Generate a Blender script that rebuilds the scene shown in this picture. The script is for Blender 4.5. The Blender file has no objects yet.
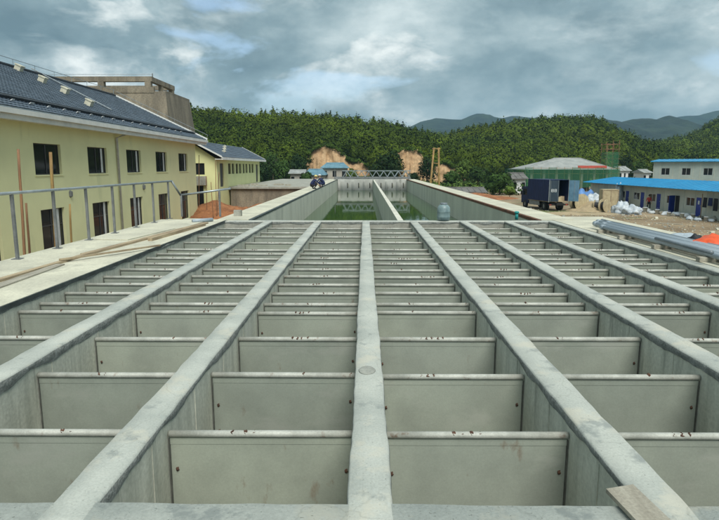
import bpy, math, random
import numpy as np
from mathutils import Vector, Matrix, noise
R = math.radians
rnd = random.Random(7)
S = bpy.context.scene
C = S.collection

# ------------------------------------------------------------------ camera
F = 575.0                       # focal length in photo pixels (719 wide)
CAM = Vector((0, 0, 1.65))
PITCH = math.atan(93.5 / F)
YAW = math.atan(5.5 / F)
cd = bpy.data.cameras.new('camera'); cam = bpy.data.objects.new('camera', cd); C.objects.link(cam)
cd.sensor_width = 36; cd.lens = F / 719 * 36
cd.clip_start = 0.05; cd.clip_end = 12000
cam.location = CAM; cam.rotation_euler = (R(90) - PITCH, 0, YAW)
S.camera = cam
ROT = cam.rotation_euler.to_matrix()
def ray(x, y): return (ROT @ Vector(((x - 359.5) / F, (260 - y) / F, -1)))
def PZ(x, y, z=0.0):
    d = ray(x, y); return CAM + d * ((z - CAM.z) / d.z)
def PY(x, y, Y):
    d = ray(x, y); return CAM + d * (Y / d.y)

# ------------------------------------------------------------------ world, sun, exposure
SUN_EL, SUN_AZ = 52.0, 166.0     # azimuth clockwise from +Y (sun behind the camera)
w = bpy.data.worlds.new('World'); S.world = w; w.use_nodes = True
nt = w.node_tree; nt.nodes.clear()
def N(t, typ, **kw):
    n = t.nodes.new(typ)
    for k, v in kw.items(): setattr(n, k, v)
    return n
out = N(nt, 'ShaderNodeOutputWorld'); bg = N(nt, 'ShaderNodeBackground'); bg.inputs[1].default_value = 0.12
sky = N(nt, 'ShaderNodeTexSky'); sky.sky_type = 'NISHITA'; sky.sun_disc = False
sky.sun_elevation = R(SUN_EL); sky.sun_rotation = R(SUN_AZ); sky.dust_density = 2.0
tc = N(nt, 'ShaderNodeTexCoord')
sep = N(nt, 'ShaderNodeSeparateXYZ'); nt.links.new(tc.outputs['Generated'], sep.inputs[0])
def math_(t, op, a, b=None):
    n = N(t, 'ShaderNodeMath', operation=op)
    for i, v in enumerate((a, b)):
        if v is None: continue
        if hasattr(v, 'type') or hasattr(v, 'is_linked'): t.links.new(v, n.inputs[i])
        else: n.inputs[i].default_value = v
    return n.outputs[0]
def wnoise(scale, detail, rough, off, dist=0.0, st=(1, 1, 2.3)):
    m = N(nt, 'ShaderNodeMapping'); m.inputs['Location'].default_value = off; m.inputs['Scale'].default_value = st
    nt.links.new(tc.outputs['Generated'], m.inputs[0])
    n = N(nt, 'ShaderNodeTexNoise'); n.inputs['Scale'].default_value = scale
    n.inputs['Detail'].default_value = detail; n.inputs['Roughness'].default_value = rough
    n.inputs['Distortion'].default_value = dist
    nt.links.new(m.outputs[0], n.inputs[0]); return n.outputs[0]
def ramp(t, fac, stops):
    r = N(t, 'ShaderNodeValToRGB'); e = r.color_ramp.elements
    while len(e) < len(stops): e.new(0.5)
    for i, (p, c) in enumerate(stops):
        e[i].position = p; e[i].color = (c[0], c[1], c[2], 1)
    t.links.new(fac, r.inputs[0]); return r.outputs[0]
def mixc(t, fac, a, b, mode='MIX'):
    m = N(t, 'ShaderNodeMix', data_type='RGBA', blend_type=mode)
    if hasattr(fac, 'links'): t.links.new(fac, m.inputs[0])
    else: m.inputs[0].default_value = fac
    for i, v in ((6, a), (7, b)):
        if hasattr(v, 'links'): t.links.new(v, m.inputs[i])
        else: m.inputs[i].default_value = (v[0], v[1], v[2], 1)
    return m.outputs[2]
CS = 5.5                          # cloud radiance scale (background strength 0.12)
base_n = wnoise(2.4, 4, 0.5, (4.6, 8.2, 0.3), 0.1, (1, 1, 1.9))
det_n = wnoise(5.5, 12, 0.60, (4.1, 7.3, 1.0), 0.1, (1, 1, 1.9))
shape = math_(nt, 'ADD', math_(nt, 'MULTIPLY', base_n, 0.45), math_(nt, 'MULTIPLY', det_n, 0.55))
ccol = ramp(nt, shape, [(0.36, (0.125*CS, 0.19*CS, 0.22*CS)), (0.46, (0.22*CS, 0.305*CS, 0.335*CS)),
                        (0.54, (0.36*CS, 0.45*CS, 0.47*CS)), (0.66, (0.62*CS, 0.70*CS, 0.70*CS))])
puff_n = wnoise(4.2, 12, 0.56, (18.7, 3.3, 5.7), 0.35, (1, 1, 2.0))       # crisp-edged brighter heaps in front
puff = ramp(nt, puff_n, [(0.50, (0, 0, 0)), (0.545, (0.55, 0.55, 0.55)), (0.64, (1, 1, 1))])
pcol = ramp(nt, det_n, [(0.38, (0.20*CS, 0.275*CS, 0.30*CS)), (0.50, (0.42*CS, 0.50*CS, 0.515*CS)), (0.62, (0.86*CS, 0.90*CS, 0.87*CS))])
ccol = mixc(nt, puff, ccol, pcol)
gap_n = wnoise(3.4, 9, 0.55, (9.1, 4.4, 4.3), 0.3)
gap = ramp(nt, gap_n, [(0.575, (0, 0, 0)), (0.635, (0.5, 0.5, 0.5))])
nt.links.new(mixc(nt, gap, ccol, sky.outputs[0]), bg.inputs[0])
nt.links.new(bg.outputs[0], out.inputs[0])
sd = bpy.data.lights.new('sun', 'SUN'); sd.energy = 2.0; sd.angle = R(34); sd.color = (1.0, 0.97, 0.90)
sun = bpy.data.objects.new('sun', sd); C.objects.link(sun)
sv = Vector((math.sin(R(SUN_AZ)) * math.cos(R(SUN_EL)), math.cos(R(SUN_AZ)) * math.cos(R(SUN_EL)), math.sin(R(SUN_EL))))
sun.rotation_euler = sv.to_track_quat('Z', 'Y').to_euler(); sun.location = (10, -20, 60)
S.view_settings.view_transform = 'Standard'; S.view_settings.look = 'None'
S.view_settings.gamma = 1.0; S.view_settings.use_curve_mapping = False
S.view_settings.exposure = 0.98
S.render.engine = 'CYCLES'

# ------------------------------------------------------------------ materials
MATS = {}
def M(name, c1, c2=None, scale=2.0, rough=0.85, bump=0.15, bscale=45, metal=0.0, stretch=(1, 1, 1),
      stain=None, spec=0.3, fine=0.16, attr=None, lo=0.38, hi=0.62, stain2=None, bdist=0.01):
    m = bpy.data.materials.new(name); m.use_nodes = True; t = m.node_tree; t.nodes.clear()
    o = N(t, 'ShaderNodeOutputMaterial'); b = N(t, 'ShaderNodeBsdfPrincipled')
    t.links.new(b.outputs[0], o.inputs[0])
    g = N(t, 'ShaderNodeNewGeometry')
    def nz(sc, det, st=(1, 1, 1), off=(0, 0, 0), rg=0.6):
        mp = N(t, 'ShaderNodeMapping'); mp.inputs['Scale'].default_value = st; mp.inputs['Location'].default_value = off
        t.links.new(g.outputs['Position'], mp.inputs[0])
        n = N(t, 'ShaderNodeTexNoise'); n.inputs['Scale'].default_value = sc; n.inputs['Detail'].default_value = det
        n.inputs['Roughness'].default_value = rg
        t.links.new(mp.outputs[0], n.inputs[0]); return n.outputs[0]
    c2 = c2 or tuple(v * 0.8 for v in c1)
    col = ramp(t, nz(scale, 7, stretch), [(lo, c2), (hi, c1)])
    if attr:
        a = N(t, 'ShaderNodeAttribute'); a.attribute_name = attr
        col = mixc(t, 1.0, col, a.outputs['Color'], 'MULTIPLY')
    fn = nz(bscale, 5, (1, 1, 1), (5, 3, 1))
    if fine:
        fr = ramp(t, fn, [(0.3, (1 - fine,) * 3), (0.7, (1 + fine * 0.6,) * 3)])
        col = mixc(t, 1.0, col, fr, 'MULTIPLY')
    for i, s in enumerate((stain, stain2)):
        if s:
            sc, sst, th, sc_col, amt = s
            f = ramp(t, nz(sc, 6, sst, (11 + 7 * i, 2, 4), 0.65), [(th, (0, 0, 0)), (th + 0.09, (amt, amt, amt))])
            col = mixc(t, f, col, sc_col)
    t.links.new(col, b.inputs['Base Color'])
    b.inputs['Roughness'].default_value = rough; b.inputs['Metallic'].default_value = metal
    b.inputs['Specular IOR Level'].default_value = spec
    if bump:
        bp = N(t, 'ShaderNodeBump'); bp.inputs['Strength'].default_value = bump; bp.inputs['Distance'].default_value = bdist
        t.links.new(fn, bp.inputs['Height']); t.links.new(bp.outputs[0], b.inputs['Normal'])
    MATS[name] = m; return m
M('screed', (.465, .485, .435), (.36, .385, .35), 1.5, .85, .22, 70, fine=.14, stain=(2.3, (1, 1, 1), .54, (.49, .48, .40), .75), stain2=(4.1, (1, 1, 1), .57, (.24, .265, .25), .75))
M('mortar', (.30, .315, .295), (.19, .205, .19), 9, .95, .9, 40, fine=.3, bdist=.02)
M('patch', (.33, .34, .30), (.27, .28, .25), 9, .9, .2, 60)
M('formwork', (.60, .605, .51), (.45, .46, .385), 5, .85, .2, 30, stretch=(1.4, 1.4, .16), stain=(4, (1.5, 1.5, .12), .58, (.26, .265, .225), .7), stain2=(1.4, (1, 1, 1), .62, (.56, .56, .49), .6))
M('old_concrete', (.38, .38, .33), (.25, .25, .215), 1.2, .9, .35, 22, stain=(1.6, (1, 1, .3), .60, (.17, .165, .14), .6))
M('pale_slab', (.60, .585, .46), (.46, .45, .36), .9, .9, .25, 30, stain=(1.4, (1, 1, 1), .57, (.33, .33, .27), .6), stain2=(4, (1, 1, 1), .64, (.25, .24, .2), .5))
M('plate', (.305, .335, .285), (.25, .275, .235), 1.9, .62, .05, 70, spec=.4, fine=.07, stain=(6.5, (1, 1, .4), .635, (.18, .14, .10), .7), stain2=(1.1, (1, 1, 2.2), .57, (.33, .345, .305), .6))
M('rail', (.47, .48, .43), (.34, .35, .31), 7, .58, .15, 90, metal=.1, fine=.15, stain=(9, (1, 1, 1), .62, (.19, .125, .085), .85))
M('rust', (.135, .07, .045), (.06, .036, .027), 30, .95, .6, 90, fine=.3)
M('rust_edge', (.22, .10, .06), (.12, .065, .045), 3, .9, .3, 40)
M('dark_rubber', (.11, .115, .10), (.065, .07, .06), 6, .8, .1)
M('wet_edge', (.07, .085, .085), (.035, .045, .045), 3, .5, .3)
M('timber', (.42, .34, .22), (.26, .20, .13), 8, .85, .3, 60, stretch=(1, .12, 1), fine=.2)
M('timber_grey', (.40, .38, .31), (.27, .25, .20), 8, .9, .3, 60, stretch=(1, .12, 1), fine=.2)
M('plywood', (.50, .43, .27), (.38, .31, .19), 2, .8, .15, 50)
M('bamboo', (.30, .165, .085), (.17, .09, .05), 6, .7, .2, stretch=(1, 1, .2))
M('bamboo_yellow', (.36, .245, .09), (.20, .12, .05), 4, .7, .2, stretch=(1, 1, .4))
M('galv', (.42, .46, .47), (.30, .34, .36), 4, .38, .05, metal=.6)
M('galv_dark', (.24, .25, .25), (.15, .16, .16), 3, .55, .1, metal=.3)
M('yellow_wall', (.74, .735, .43), (.685, .68, .40), .5, .92, .12, 60, fine=.05, stain=(.8, (1, 1, .2), .60, (.57, .585, .34), .6), stain2=(3.0, (1, 1, .08), .66, (.47, .47, .30), .5))
M('yellow_wall_bright', (.70, .71, .37), (.65, .66, .34), .5, .92, .12, 60, fine=.05)
M('white_trim', (.70, .71, .68), (.60, .62, .60), 1.2, .7, .05, stain=(1.5, (1, .4, 1), .64, (.45, .46, .44), .6))
M('tile', (.085, .115, .15), (.055, .078, .105), 1.1, .5, .1, 50, spec=.5, attr='col', fine=.1)
M('tile_edge', (.03, .04, .05), (.02, .025, .03), 3, .7, .1)
M('window_glass', (.012, .014, .016), (.018, .02, .022), .5, .06, 0, spec=.25, fine=0)
M('frame_dark', (.06, .06, .06), None, 3, .5, .05)
M('frame_white', (.62, .64, .64), None, 3, .5, .05)
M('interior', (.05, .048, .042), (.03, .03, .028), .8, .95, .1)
M('tower_concrete', (.27, .235, .175), (.17, .15, .115), 1.0, .95, .5, 8, stretch=(1, 1, .25), fine=.25, bdist=.05)
M('tower_side', (.27, .235, .175), (.15, .135, .11), 1.0, .95, .5, 8, stretch=(1, 1, .25), fine=.25, bdist=.05)
M('dirt', (.33, .255, .16), (.19, .14, .085), .13, .95, .6, 3, fine=.3, bdist=.06, stain=(.05, (1, 1, 1), .56, (.10, .14, .045), .9), stain2=(.35, (1, 1, 1), .6, (.42, .36, .26), .7))
M('red_soil', (.36, .155, .065), (.22, .09, .04), .8, .95, .8, 5, fine=.3, bdist=.08)
M('orange_cut', (.49, .335, .19), (.37, .235, .125), .5, .95, .8, 1.6, fine=.28, bdist=.3, stretch=(1.6, 1, .22), stain=(1.1, (1.6, 1, .15), .60, (.33, .19, .095), .7))
M('sand', (.40, .32, .20), (.30, .24, .15), 1.5, .95, .5, 15)
M('hill_soil', (.075, .11, .018), (.05, .08, .013), .1, .95, .5, 2)
M('leaf', (1, 1, 1), (.72, .72, .72), .05, .7, 0, fine=0, attr='col', spec=.08)
M('mountain_forest', (.026, .042, .018), (.006, .012, .007), .014, .95, .9, .05, fine=.35, bdist=6)
M('bark', (.12, .09, .06), (.07, .05, .035), 6, .95, .5)
M('blue_metal', (.018, .27, .50), (.015, .22, .43), .6, .42, .05, spec=.4, fine=.05)
M('shed_wall', (.52, .535, .455), (.42, .44, .375), .6, .6, .05, stain=(1.2, (1, 1, .3), .62, (.34, .35, .29), .6))
M('shed_wall_cool', (.40, .46, .43), (.33, .385, .36), .6, .6, .05, stain=(1.2, (1, 1, .3), .62, (.27, .31, .29), .6))
M('blue_door', (.02, .045, .30), (.015, .035, .22), 2, .5, .05)
M('truck_blue', (.010, .022, .085), (.007, .015, .06), 1.5, .55, .05, fine=.1)
M('truck_blue_pale', (.16, .30, .42), (.11, .22, .33), 2, .5, .05)
M('truck_slate', (.035, .055, .075), (.025, .04, .055), 1.5, .55, .05, fine=.1)
M('black', (.018, .018, .018), None, 5, .75, .1)
M('white_plastic', (.66, .69, .69), (.52, .56, .57), 4, .5, .1)
M('tarp_white', (.58, .62, .64), (.36, .42, .47), 2.2, .6, .3, 12, bdist=.04)
M('tarp_blue', (.13, .28, .58), (.09, .20, .43), 2, .55, .2, 12)
M('tarp_orange', (.78, .13, .045), (.56, .08, .03), 4, .5, .2, 12)
M('tarp_black', (.03, .032, .036), None, 4, .5, .2)
M('pvc', (.37, .43, .47), (.28, .34, .385), 1.3, .4, .05, stretch=(3, .3, 3), spec=.5)
M('pvc_dark', (.19, .225, .245), (.14, .17, .19), 2, .4, .05, spec=.5)
M('barrel_blue', (.20, .28, .28), (.12, .185, .195), 5, .4, .1, spec=.5)
M('teal', (.02, .26, .25), None, 4, .5, .1)
M('roof_grey', (.34, .355, .34), (.25, .265, .255), .7, .8, .2, 12)
M('roof_dark', (.17, .165, .155), (.11, .108, .10), .7, .85, .2, 12)
M('roof_teal', (.14, .27, .33), (.10, .20, .26), .8, .6, .1)
M('house_wall', (.42, .39, .33), (.33, .31, .27), .6, .9, .1)
M('house_white', (.66, .67, .66), (.55, .56, .55), .6, .8, .1)
M('banner', (.40, .06, .035), (.28, .045, .03), 3, .7, .1)
M('plate_yellow', (.75, .52, .05), None, 4, .5, .05)
M('skin', (.42, .26, .17), None, 6, .6, .05)
M('cloth_navy', (.02, .03, .09), None, 9, .9, .1)
M('cloth_white', (.60, .62, .62), None, 9, .9, .1)
M('cloth_red', (.42, .05, .035), None, 9, .9, .1)
M('cloth_black', (.02, .02, .022), None, 9, .9, .1)
M('hair', (.012, .01, .009), None, 9, .8, .1)
M('hat_yellow', (.75, .62, .25), None, 9, .6, .05)
M('white_wall_end', (.72, .73, .69), (.52, .53, .50), .6, .85, .2, 18, stretch=(1, 1, .35), stain=(1.3, (1, 1, .35), .58, (.20, .21, .18), .8))
M('tank_wall', (.64, .635, .54), (.53, .525, .45), .8, .88, .2, 22, stretch=(1, 1, .3), stain=(1.1, (1, 1, .2), .60, (.36, .36, .30), .6))
t = MATS['screed'].node_tree; b = next(n for n in t.nodes if n.type == 'BSDF_PRINCIPLED'); src = b.inputs['Base Color'].links[0].from_socket
g = N(t, 'ShaderNodeNewGeometry'); nn_ = N(t, 'ShaderNodeTexNoise'); nn_.inputs['Scale'].default_value = 3.0; nn_.inputs['Detail'].default_value = 4
t.links.new(g.outputs['Position'], nn_.inputs[0]); va = N(t, 'ShaderNodeVectorMath', operation='MULTIPLY_ADD'); va.inputs[1].default_value = (.35, .35, .35)
t.links.new(nn_.outputs['Color'], va.inputs[0]); t.links.new(g.outputs['Position'], va.inputs[2])
vo = N(t, 'ShaderNodeTexVoronoi', feature='DISTANCE_TO_EDGE'); vo.inputs['Scale'].default_value = 1.1; t.links.new(va.outputs[0], vo.inputs['Vector'])
ck = ramp(t, vo.outputs['Distance'], [(0.0, (.62, .62, .60)), (0.008, (1, 1, 1))])
po = N(t, 'ShaderNodeTexNoise'); po.inputs['Scale'].default_value = 75; po.inputs['Detail'].default_value = 2; t.links.new(g.outputs['Position'], po.inputs[0])
pr_ = ramp(t, po.outputs[0], [(0.26, (.55, .55, .53)), (0.34, (1, 1, 1))])
t.links.new(mixc(t, 1.0, mixc(t, .35, src, ck, 'MULTIPLY'), pr_, 'MULTIPLY'), b.inputs['Base Color'])
t = MATS['plate'].node_tree; b = next(n for n in t.nodes if n.type == 'BSDF_PRINCIPLED'); src = b.inputs['Base Color'].links[0].from_socket
oi = N(t, 'ShaderNodeObjectInfo'); vr = ramp(t, oi.outputs['Random'], [(0, (.86, .87, .86)), (.5, (1, 1, 1)), (1, (1.1, 1.09, 1.04))])
t.links.new(mixc(t, 1.0, src, vr, 'MULTIPLY'), b.inputs['Base Color'])
# water: murky green, glossy, faint ripples
m = bpy.data.materials.new('water'); m.use_nodes = True; t = m.node_tree; b = t.nodes['Principled BSDF']
b.inputs['Base Color'].default_value = (.028, .072, .016, 1); b.inputs['Roughness'].default_value = .04
b.inputs['IOR'].default_value = 1.33
g = N(t, 'ShaderNodeNewGeometry'); n = N(t, 'ShaderNodeTexNoise'); n.inputs['Scale'].default_value = 1.1; n.inputs['Detail'].default_value = 3
mp = N(t, 'ShaderNodeMapping'); mp.inputs['Scale'].default_value = (1.0, .6, 1)
t.links.new(g.outputs['Position'], mp.inputs[0]); t.links.new(mp.outputs[0], n.inputs[0])
bp = N(t, 'ShaderNodeBump'); bp.inputs['Strength'].default_value = .08; bp.inputs['Distance'].default_value = .05
t.links.new(n.outputs[0], bp.inputs['Height']); t.links.new(bp.outputs[0], b.inputs['Normal']); MATS['water'] = m
# green debris netting: woven, half open
m = bpy.data.materials.new('green_net'); m.use_nodes = True; t = m.node_tree; b = t.nodes['Principled BSDF']
b.inputs['Base Color'].default_value = (.018, .13, .06, 1); b.inputs['Roughness'].default_value = .8
tr = N(t, 'ShaderNodeBsdfTransparent'); mx = N(t, 'ShaderNodeMixShader'); mx.inputs[0].default_value = .52
t.links.new(tr.outputs[0], mx.inputs[1]); t.links.new(b.outputs[0], mx.inputs[2])
t.links.new(mx.outputs[0], t.nodes['Material Output'].inputs[0]); MATS['green_net'] = m

# ------------------------------------------------------------------ mesh helpers
class MB:
    def __init__(s): s.v = []; s.f = []; s.m = []
    def quad(s, a, b, c, d, mi=0):
        i = len(s.v); s.v += [tuple(a), tuple(b), tuple(c), tuple(d)]; s.f.append((i, i+1, i+2, i+3)); s.m.append(mi); return s
    def box(s, x0, x1, y0, y1, z0, z1, mi=0, top=None):
        i = len(s.v)
        s.v += [(x0,y0,z0),(x1,y0,z0),(x1,y1,z0),(x0,y1,z0),(x0,y0,z1),(x1,y0,z1),(x1,y1,z1),(x0,y1,z1)]
        s.f += [(i,i+3,i+2,i+1),(i+4,i+5,i+6,i+7),(i,i+1,i+5,i+4),(i+1,i+2,i+6,i+5),(i+2,i+3,i+7,i+6),(i+3,i,i+4,i+7)]
        s.m += [mi, mi if top is None else top, mi, mi, mi, mi]; return s
    def obox(s, c, ax, ay, az, mi=0):            # oriented box: centre and three half-axis vectors
        c, ax, ay, az = map(Vector, (c, ax, ay, az)); i = len(s.v)
        for sz in (-1, 1):
            for sx, sy in ((-1,-1),(1,-1),(1,1),(-1,1)): s.v.append(tuple(c + ax*sx + ay*sy + az*sz))
        s.f += [(i,i+3,i+2,i+1),(i+4,i+5,i+6,i+7),(i,i+1,i+5,i+4),(i+1,i+2,i+6,i+5),(i+2,i+3,i+7,i+6),(i+3,i,i+4,i+7)]
        s.m += [mi]*6; return s
    def tube(s, pts, r, n=8, mi=0, cap=True):
        pts = [Vector(p) for p in pts]; rs = r if isinstance(r, (list, tuple)) else [r]*len(pts); i0 = len(s.v)
        for k, p in enumerate(pts):
            d = (pts[min(k+1, len(pts)-1)] - pts[max(k-1, 0)]).normalized()
            u = d.orthogonal().normalized() if abs(d.z) < .9 else Vector((1, 0, 0)); u = (u - d*u.dot(d)).normalized(); v = d.cross(u)
            for a in range(n):
                t = 2*math.pi*a/n; s.v.append(tuple(p + (u*math.cos(t) + v*math.sin(t))*rs[k]))
        for k in range(len(pts)-1):
            for a in range(n):
                b = (a+1) % n; s.f.append((i0+k*n+a, i0+k*n+b, i0+(k+1)*n+b, i0+(k+1)*n+a)); s.m.append(mi)
        if cap:
            s.f.append(tuple(i0+a for a in reversed(range(n)))); s.m.append(mi)
            s.f.append(tuple(i0+(len(pts)-1)*n+a for a in range(n))); s.m.append(mi)
        return s
    def lathe(s, prof, c=(0,0,0), n=16, mi=0):
        i0 = len(s.v)
        for r, z in prof:
            for a in range(n):
                t = 2*math.pi*a/n; s.v.append((c[0]+r*math.cos(t), c[1]+r*math.sin(t), c[2]+z))
        for k in range(len(prof)-1):
            for a in range(n):
                b = (a+1) % n; s.f.append((i0+k*n+a, i0+k*n+b, i0+(k+1)*n+b, i0+(k+1)*n+a)); s.m.append(mi)
        s.f.append(tuple(i0+a for a in reversed(range(n)))); s.m.append(mi)
        s.f.append(tuple(i0+(len(prof)-1)*n+a for a in range(n))); s.m.append(mi); return s
    def lump(s, c, rx, ry, rz, seed=0, n=12, k=8, amp=.25, flat=True, mi=0, fr=1.6):
        i0 = len(s.v)
        for j in range(k+1):
            ph = math.pi*j/k
            for a in range(n):
                th = 2*math.pi*a/n
                d = Vector((math.sin(ph)*math.cos(th), math.sin(ph)*math.sin(th), math.cos(ph)))
                q = 1 + amp*noise.noise(d*fr + Vector((seed*3.1, seed*1.7, 0)))*2
                z = d.z*rz*q
                if flat: z = max(z, -rz*.28)
                s.v.append((c[0]+d.x*rx*q, c[1]+d.y*ry*q, c[2]+z))
        for j in range(k):
            for a in range(n):
                b = (a+1) % n; s.f.append((i0+j*n+a, i0+(j+1)*n+a, i0+(j+1)*n+b, i0+j*n+b)); s.m.append(mi)
        return s
    def mesh(s, name, mats, smooth=False):
        me = bpy.data.meshes.new(name); me.from_pydata(s.v, [], s.f)
        for x in (mats if isinstance(mats, (list, tuple)) else [mats]): me.materials.append(MATS[x])
        me.polygons.foreach_set('material_index', s.m)
        if smooth: me.polygons.foreach_set('use_smooth', [True]*len(s.f))
        me.update(); return me
    def build(s, name, mats, parent=None, smooth=False):
        return link(name, s.mesh(name, mats, smooth), parent)
def link(name, me, parent=None, loc=None):
    o = bpy.data.objects.new(name, me); C.objects.link(o)
    if parent is not None: o.parent = parent
    if loc is not None: o.location = loc
    return o
def tag(o, label, cat, group=None):
    o['label'] = label; o['category'] = cat
    if group: o['group'] = group
    return o
def thing(name, label, cat, loc=(0,0,0), rz=0.0, group=None):
    o = bpy.data.objects.new(name, None); C.objects.link(o); o.location = loc; o.rotation_euler = (0,0,rz)
    o.empty_display_size = .2
    return tag(o, label, cat, group)
def kind(o, k): o['kind'] = k; return o
def nz1(x, s=0.0): return noise.noise(Vector((x, s*7.13, s*3.7)))
ORD = ['zeroth','first','second','third','fourth','fifth','sixth','seventh','eighth','ninth','tenth','eleventh','twelfth','thirteenth','fourteenth','fifteenth','sixteenth','seventeenth','eighteenth']
ZG = -3.1                        # ground level; z = 0 is the top of the tank walls

# ------------------------------------------------------------------ ground
g = MB(); g.quad((-2600,-2600,ZG),(2600,-2600,ZG),(2600,2600,ZG),(-2600,2600,ZG))
kind(g.build('ground', 'dirt'), 'structure')

# ------------------------------------------------------------------ flocculation tank (the gridded one)
Y0, Y1 = 2.62, PZ(365, 221.0).y          # inner face of near cross wall, near face of far cross wall
WX = [-4.42, -2.96, -1.44, .03, 1.485, 3.0, 4.37, 5.72]
HW = .10
tank = thing('baffle_tank', 'open concrete tank of long parallel dividing walls holding rows of steel baffles', 'tank')
def cap_mesh(x0, x1, y0, y1, seed, tz=0.0, along='y'):
    ys = []; y = y0
    while y < y1:
        ys.append(y); y += .06 if y < 7 else .14
    ys.append(y1); mb = MB(); rows = []
    for y in ys:
        a = .012 + .010*nz1(y*1.7, seed) + .006*nz1(y*6, seed+5); c = .012 + .010*nz1(y*1.7, seed+9) + .006*nz1(y*6, seed+2)
        h1 = .078 + .045*nz1(y*2.3, seed+3) + .018*nz1(y*9, seed+1); h2 = .078 + .045*nz1(y*2.3, seed+6) + .014*nz1(y*9, seed+4)
        b1 = .010 + .006*nz1(y*5, seed+7); b2 = .010 + .006*nz1(y*5, seed+8)
        t1 = tz + .004*nz1(y*1.1, seed+11); t2 = tz + .004*nz1(y*1.1, seed+12)
        pr = [(x0-a*.6,-h1+tz), (x0-a-.004,-h1*.55+tz), (x0-a, t1-.016), (x0-a+b1, t1), ((x0+x1)/2, (t1+t2)/2+.002), (x1+c-b2, t2), (x1+c, t2-.016), (x1+c+.004,-h2*.55+tz), (x1+c*.6,-h2+tz)]
        rows.append(len(mb.v)); mb.v += [((px, y, pz) if along == 'y' else (y, px, pz)) for px, pz in pr]
    for i, j in zip(rows, rows[1:]):
        for k in range(8):
            f = (i+k, i+k+1, j+k+1, j+k); mb.f.append(f if along != 'y' else f[::-1]); mb.m.append(0 if 2 <= k <= 5 else 1)
    for r, rev in ((rows[0], False), (rows[-1], True)):
        f = tuple(r+k for k in range(9)); mb.f.append(f[::-1] if rev else f); mb.m.append(1)
    return mb
for i, x in enumerate(WX):
    outer = i in (0, 7)
    b = MB(); nb = 26
    ys = [Y0 - .1 + (Y1 + .1 - Y0 + .1)*k/nb for k in range(nb+1)]
    b.box(x-HW, x+HW, Y0-.1, Y1+.1, (ZG if outer else -2.88), -.03)
    wl = b.build('outer_wall' if outer else 'dividing_wall', 'formwork', tank)
    # raised formwork lifts: thin proud bands between board joints
    cap_mesh(x-HW, x+HW, Y0-.18, Y1+.16, i*1.37+2).build('wall_cap', ['screed', 'mortar'], wl, True)
    if i == 3:
        q = PZ(367, 370.5); e = MB(); e.lathe([(.078, -.004), (.070, .003), (.05, .0036)], (0, 0, 0), 24)
        p = e.build('cement_patch', 'patch', wl, True); p.location = (q.x, q.y, .004); p.scale = (.9, 1.3, 1)
    # board joints of the formwork as thin recessed-looking fins on each side
    for sgn in (-1, 1):
        if (i == 0 and sgn < 0) or (i == 7 and sgn > 0): continue
        fm = MB(); y = Y0 + .35 + .2*(i % 3)
        while y < Y1:
            xx = x + sgn*HW; fm.box(min(xx, xx+sgn*.005), max(xx, xx+sgn*.005), y-.006, y+.006, -2.6, -.085); y += .92
        fm.build('formwork_ridge', 'formwork', wl)
nb = MB(); nb.box(WX[0]-HW, WX[-1]+HW, 1.35, Y0, ZG, -.04); cw = nb.build('cross_wall', 'formwork', tank)
cap_mesh(1.35, Y0, WX[0]-HW, WX[-1]+HW, 31, -.006, 'x').build('wall_cap', ['screed', 'mortar'], cw, True)
nb = MB(); nb.box(WX[0]-HW, WX[-1]+HW, Y1, Y1+.30, ZG, -.04); cw = nb.build('cross_wall', 'old_concrete', tank)
cap_mesh(Y1, Y1+.30, WX[0]-HW, WX[-1]+HW, 37, -.006, 'x').build('wall_cap', ['screed', 'mortar'], cw, True)
MB().box(WX[0], WX[-1], Y0, Y1, -2.95, -2.8).build('tank_floor', 'old_concrete', tank)
# cantilever walkways either side
SLX = -6.38
sb = MB(); sb.box(SLX, WX[0]+HW+.005, 3.0, 17.9, -.05, .018); wk = sb.build('walkway', 'pale_slab', tank)
sb = MB(); sb.box(WX[0]+HW+.005, WX[0]+HW+.02, 3.0, Y1+.1, -.045, .012); sb.build('drip_edge', 'wet_edge', wk)
for k in range(8): MB().box(SLX+.2, WX[0]-HW, 4+k*1.8, 4.2+k*1.8, -.5, -.05).build('bracket', 'old_concrete', wk)
sb = MB(); sb.box(WX[-1]+HW+.03, 7.85, 3.0, 19.2, -.15, .004); wk = sb.build('walkway', 'pale_slab', tank)
for k in range(8): MB().box(WX[-1]+HW, 7.6, 4+k*1.9, 4.2+k*1.9, -.5, -.15).build('bracket', 'old_concrete', wk)

# baffles: 17 rows in 7 channels
rows_px = [432, 374, 337.5, 311.8, 302.9, 292.5, 283.9, 276.2, 269.2, 263.1, 258.1, 253.8, 249.4, 242.4, 236.5, 232.4, 228.2]
RAILZ = -.15
rowY = [PZ(365, v, RAILZ+.02).y for v in rows_px]

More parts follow.
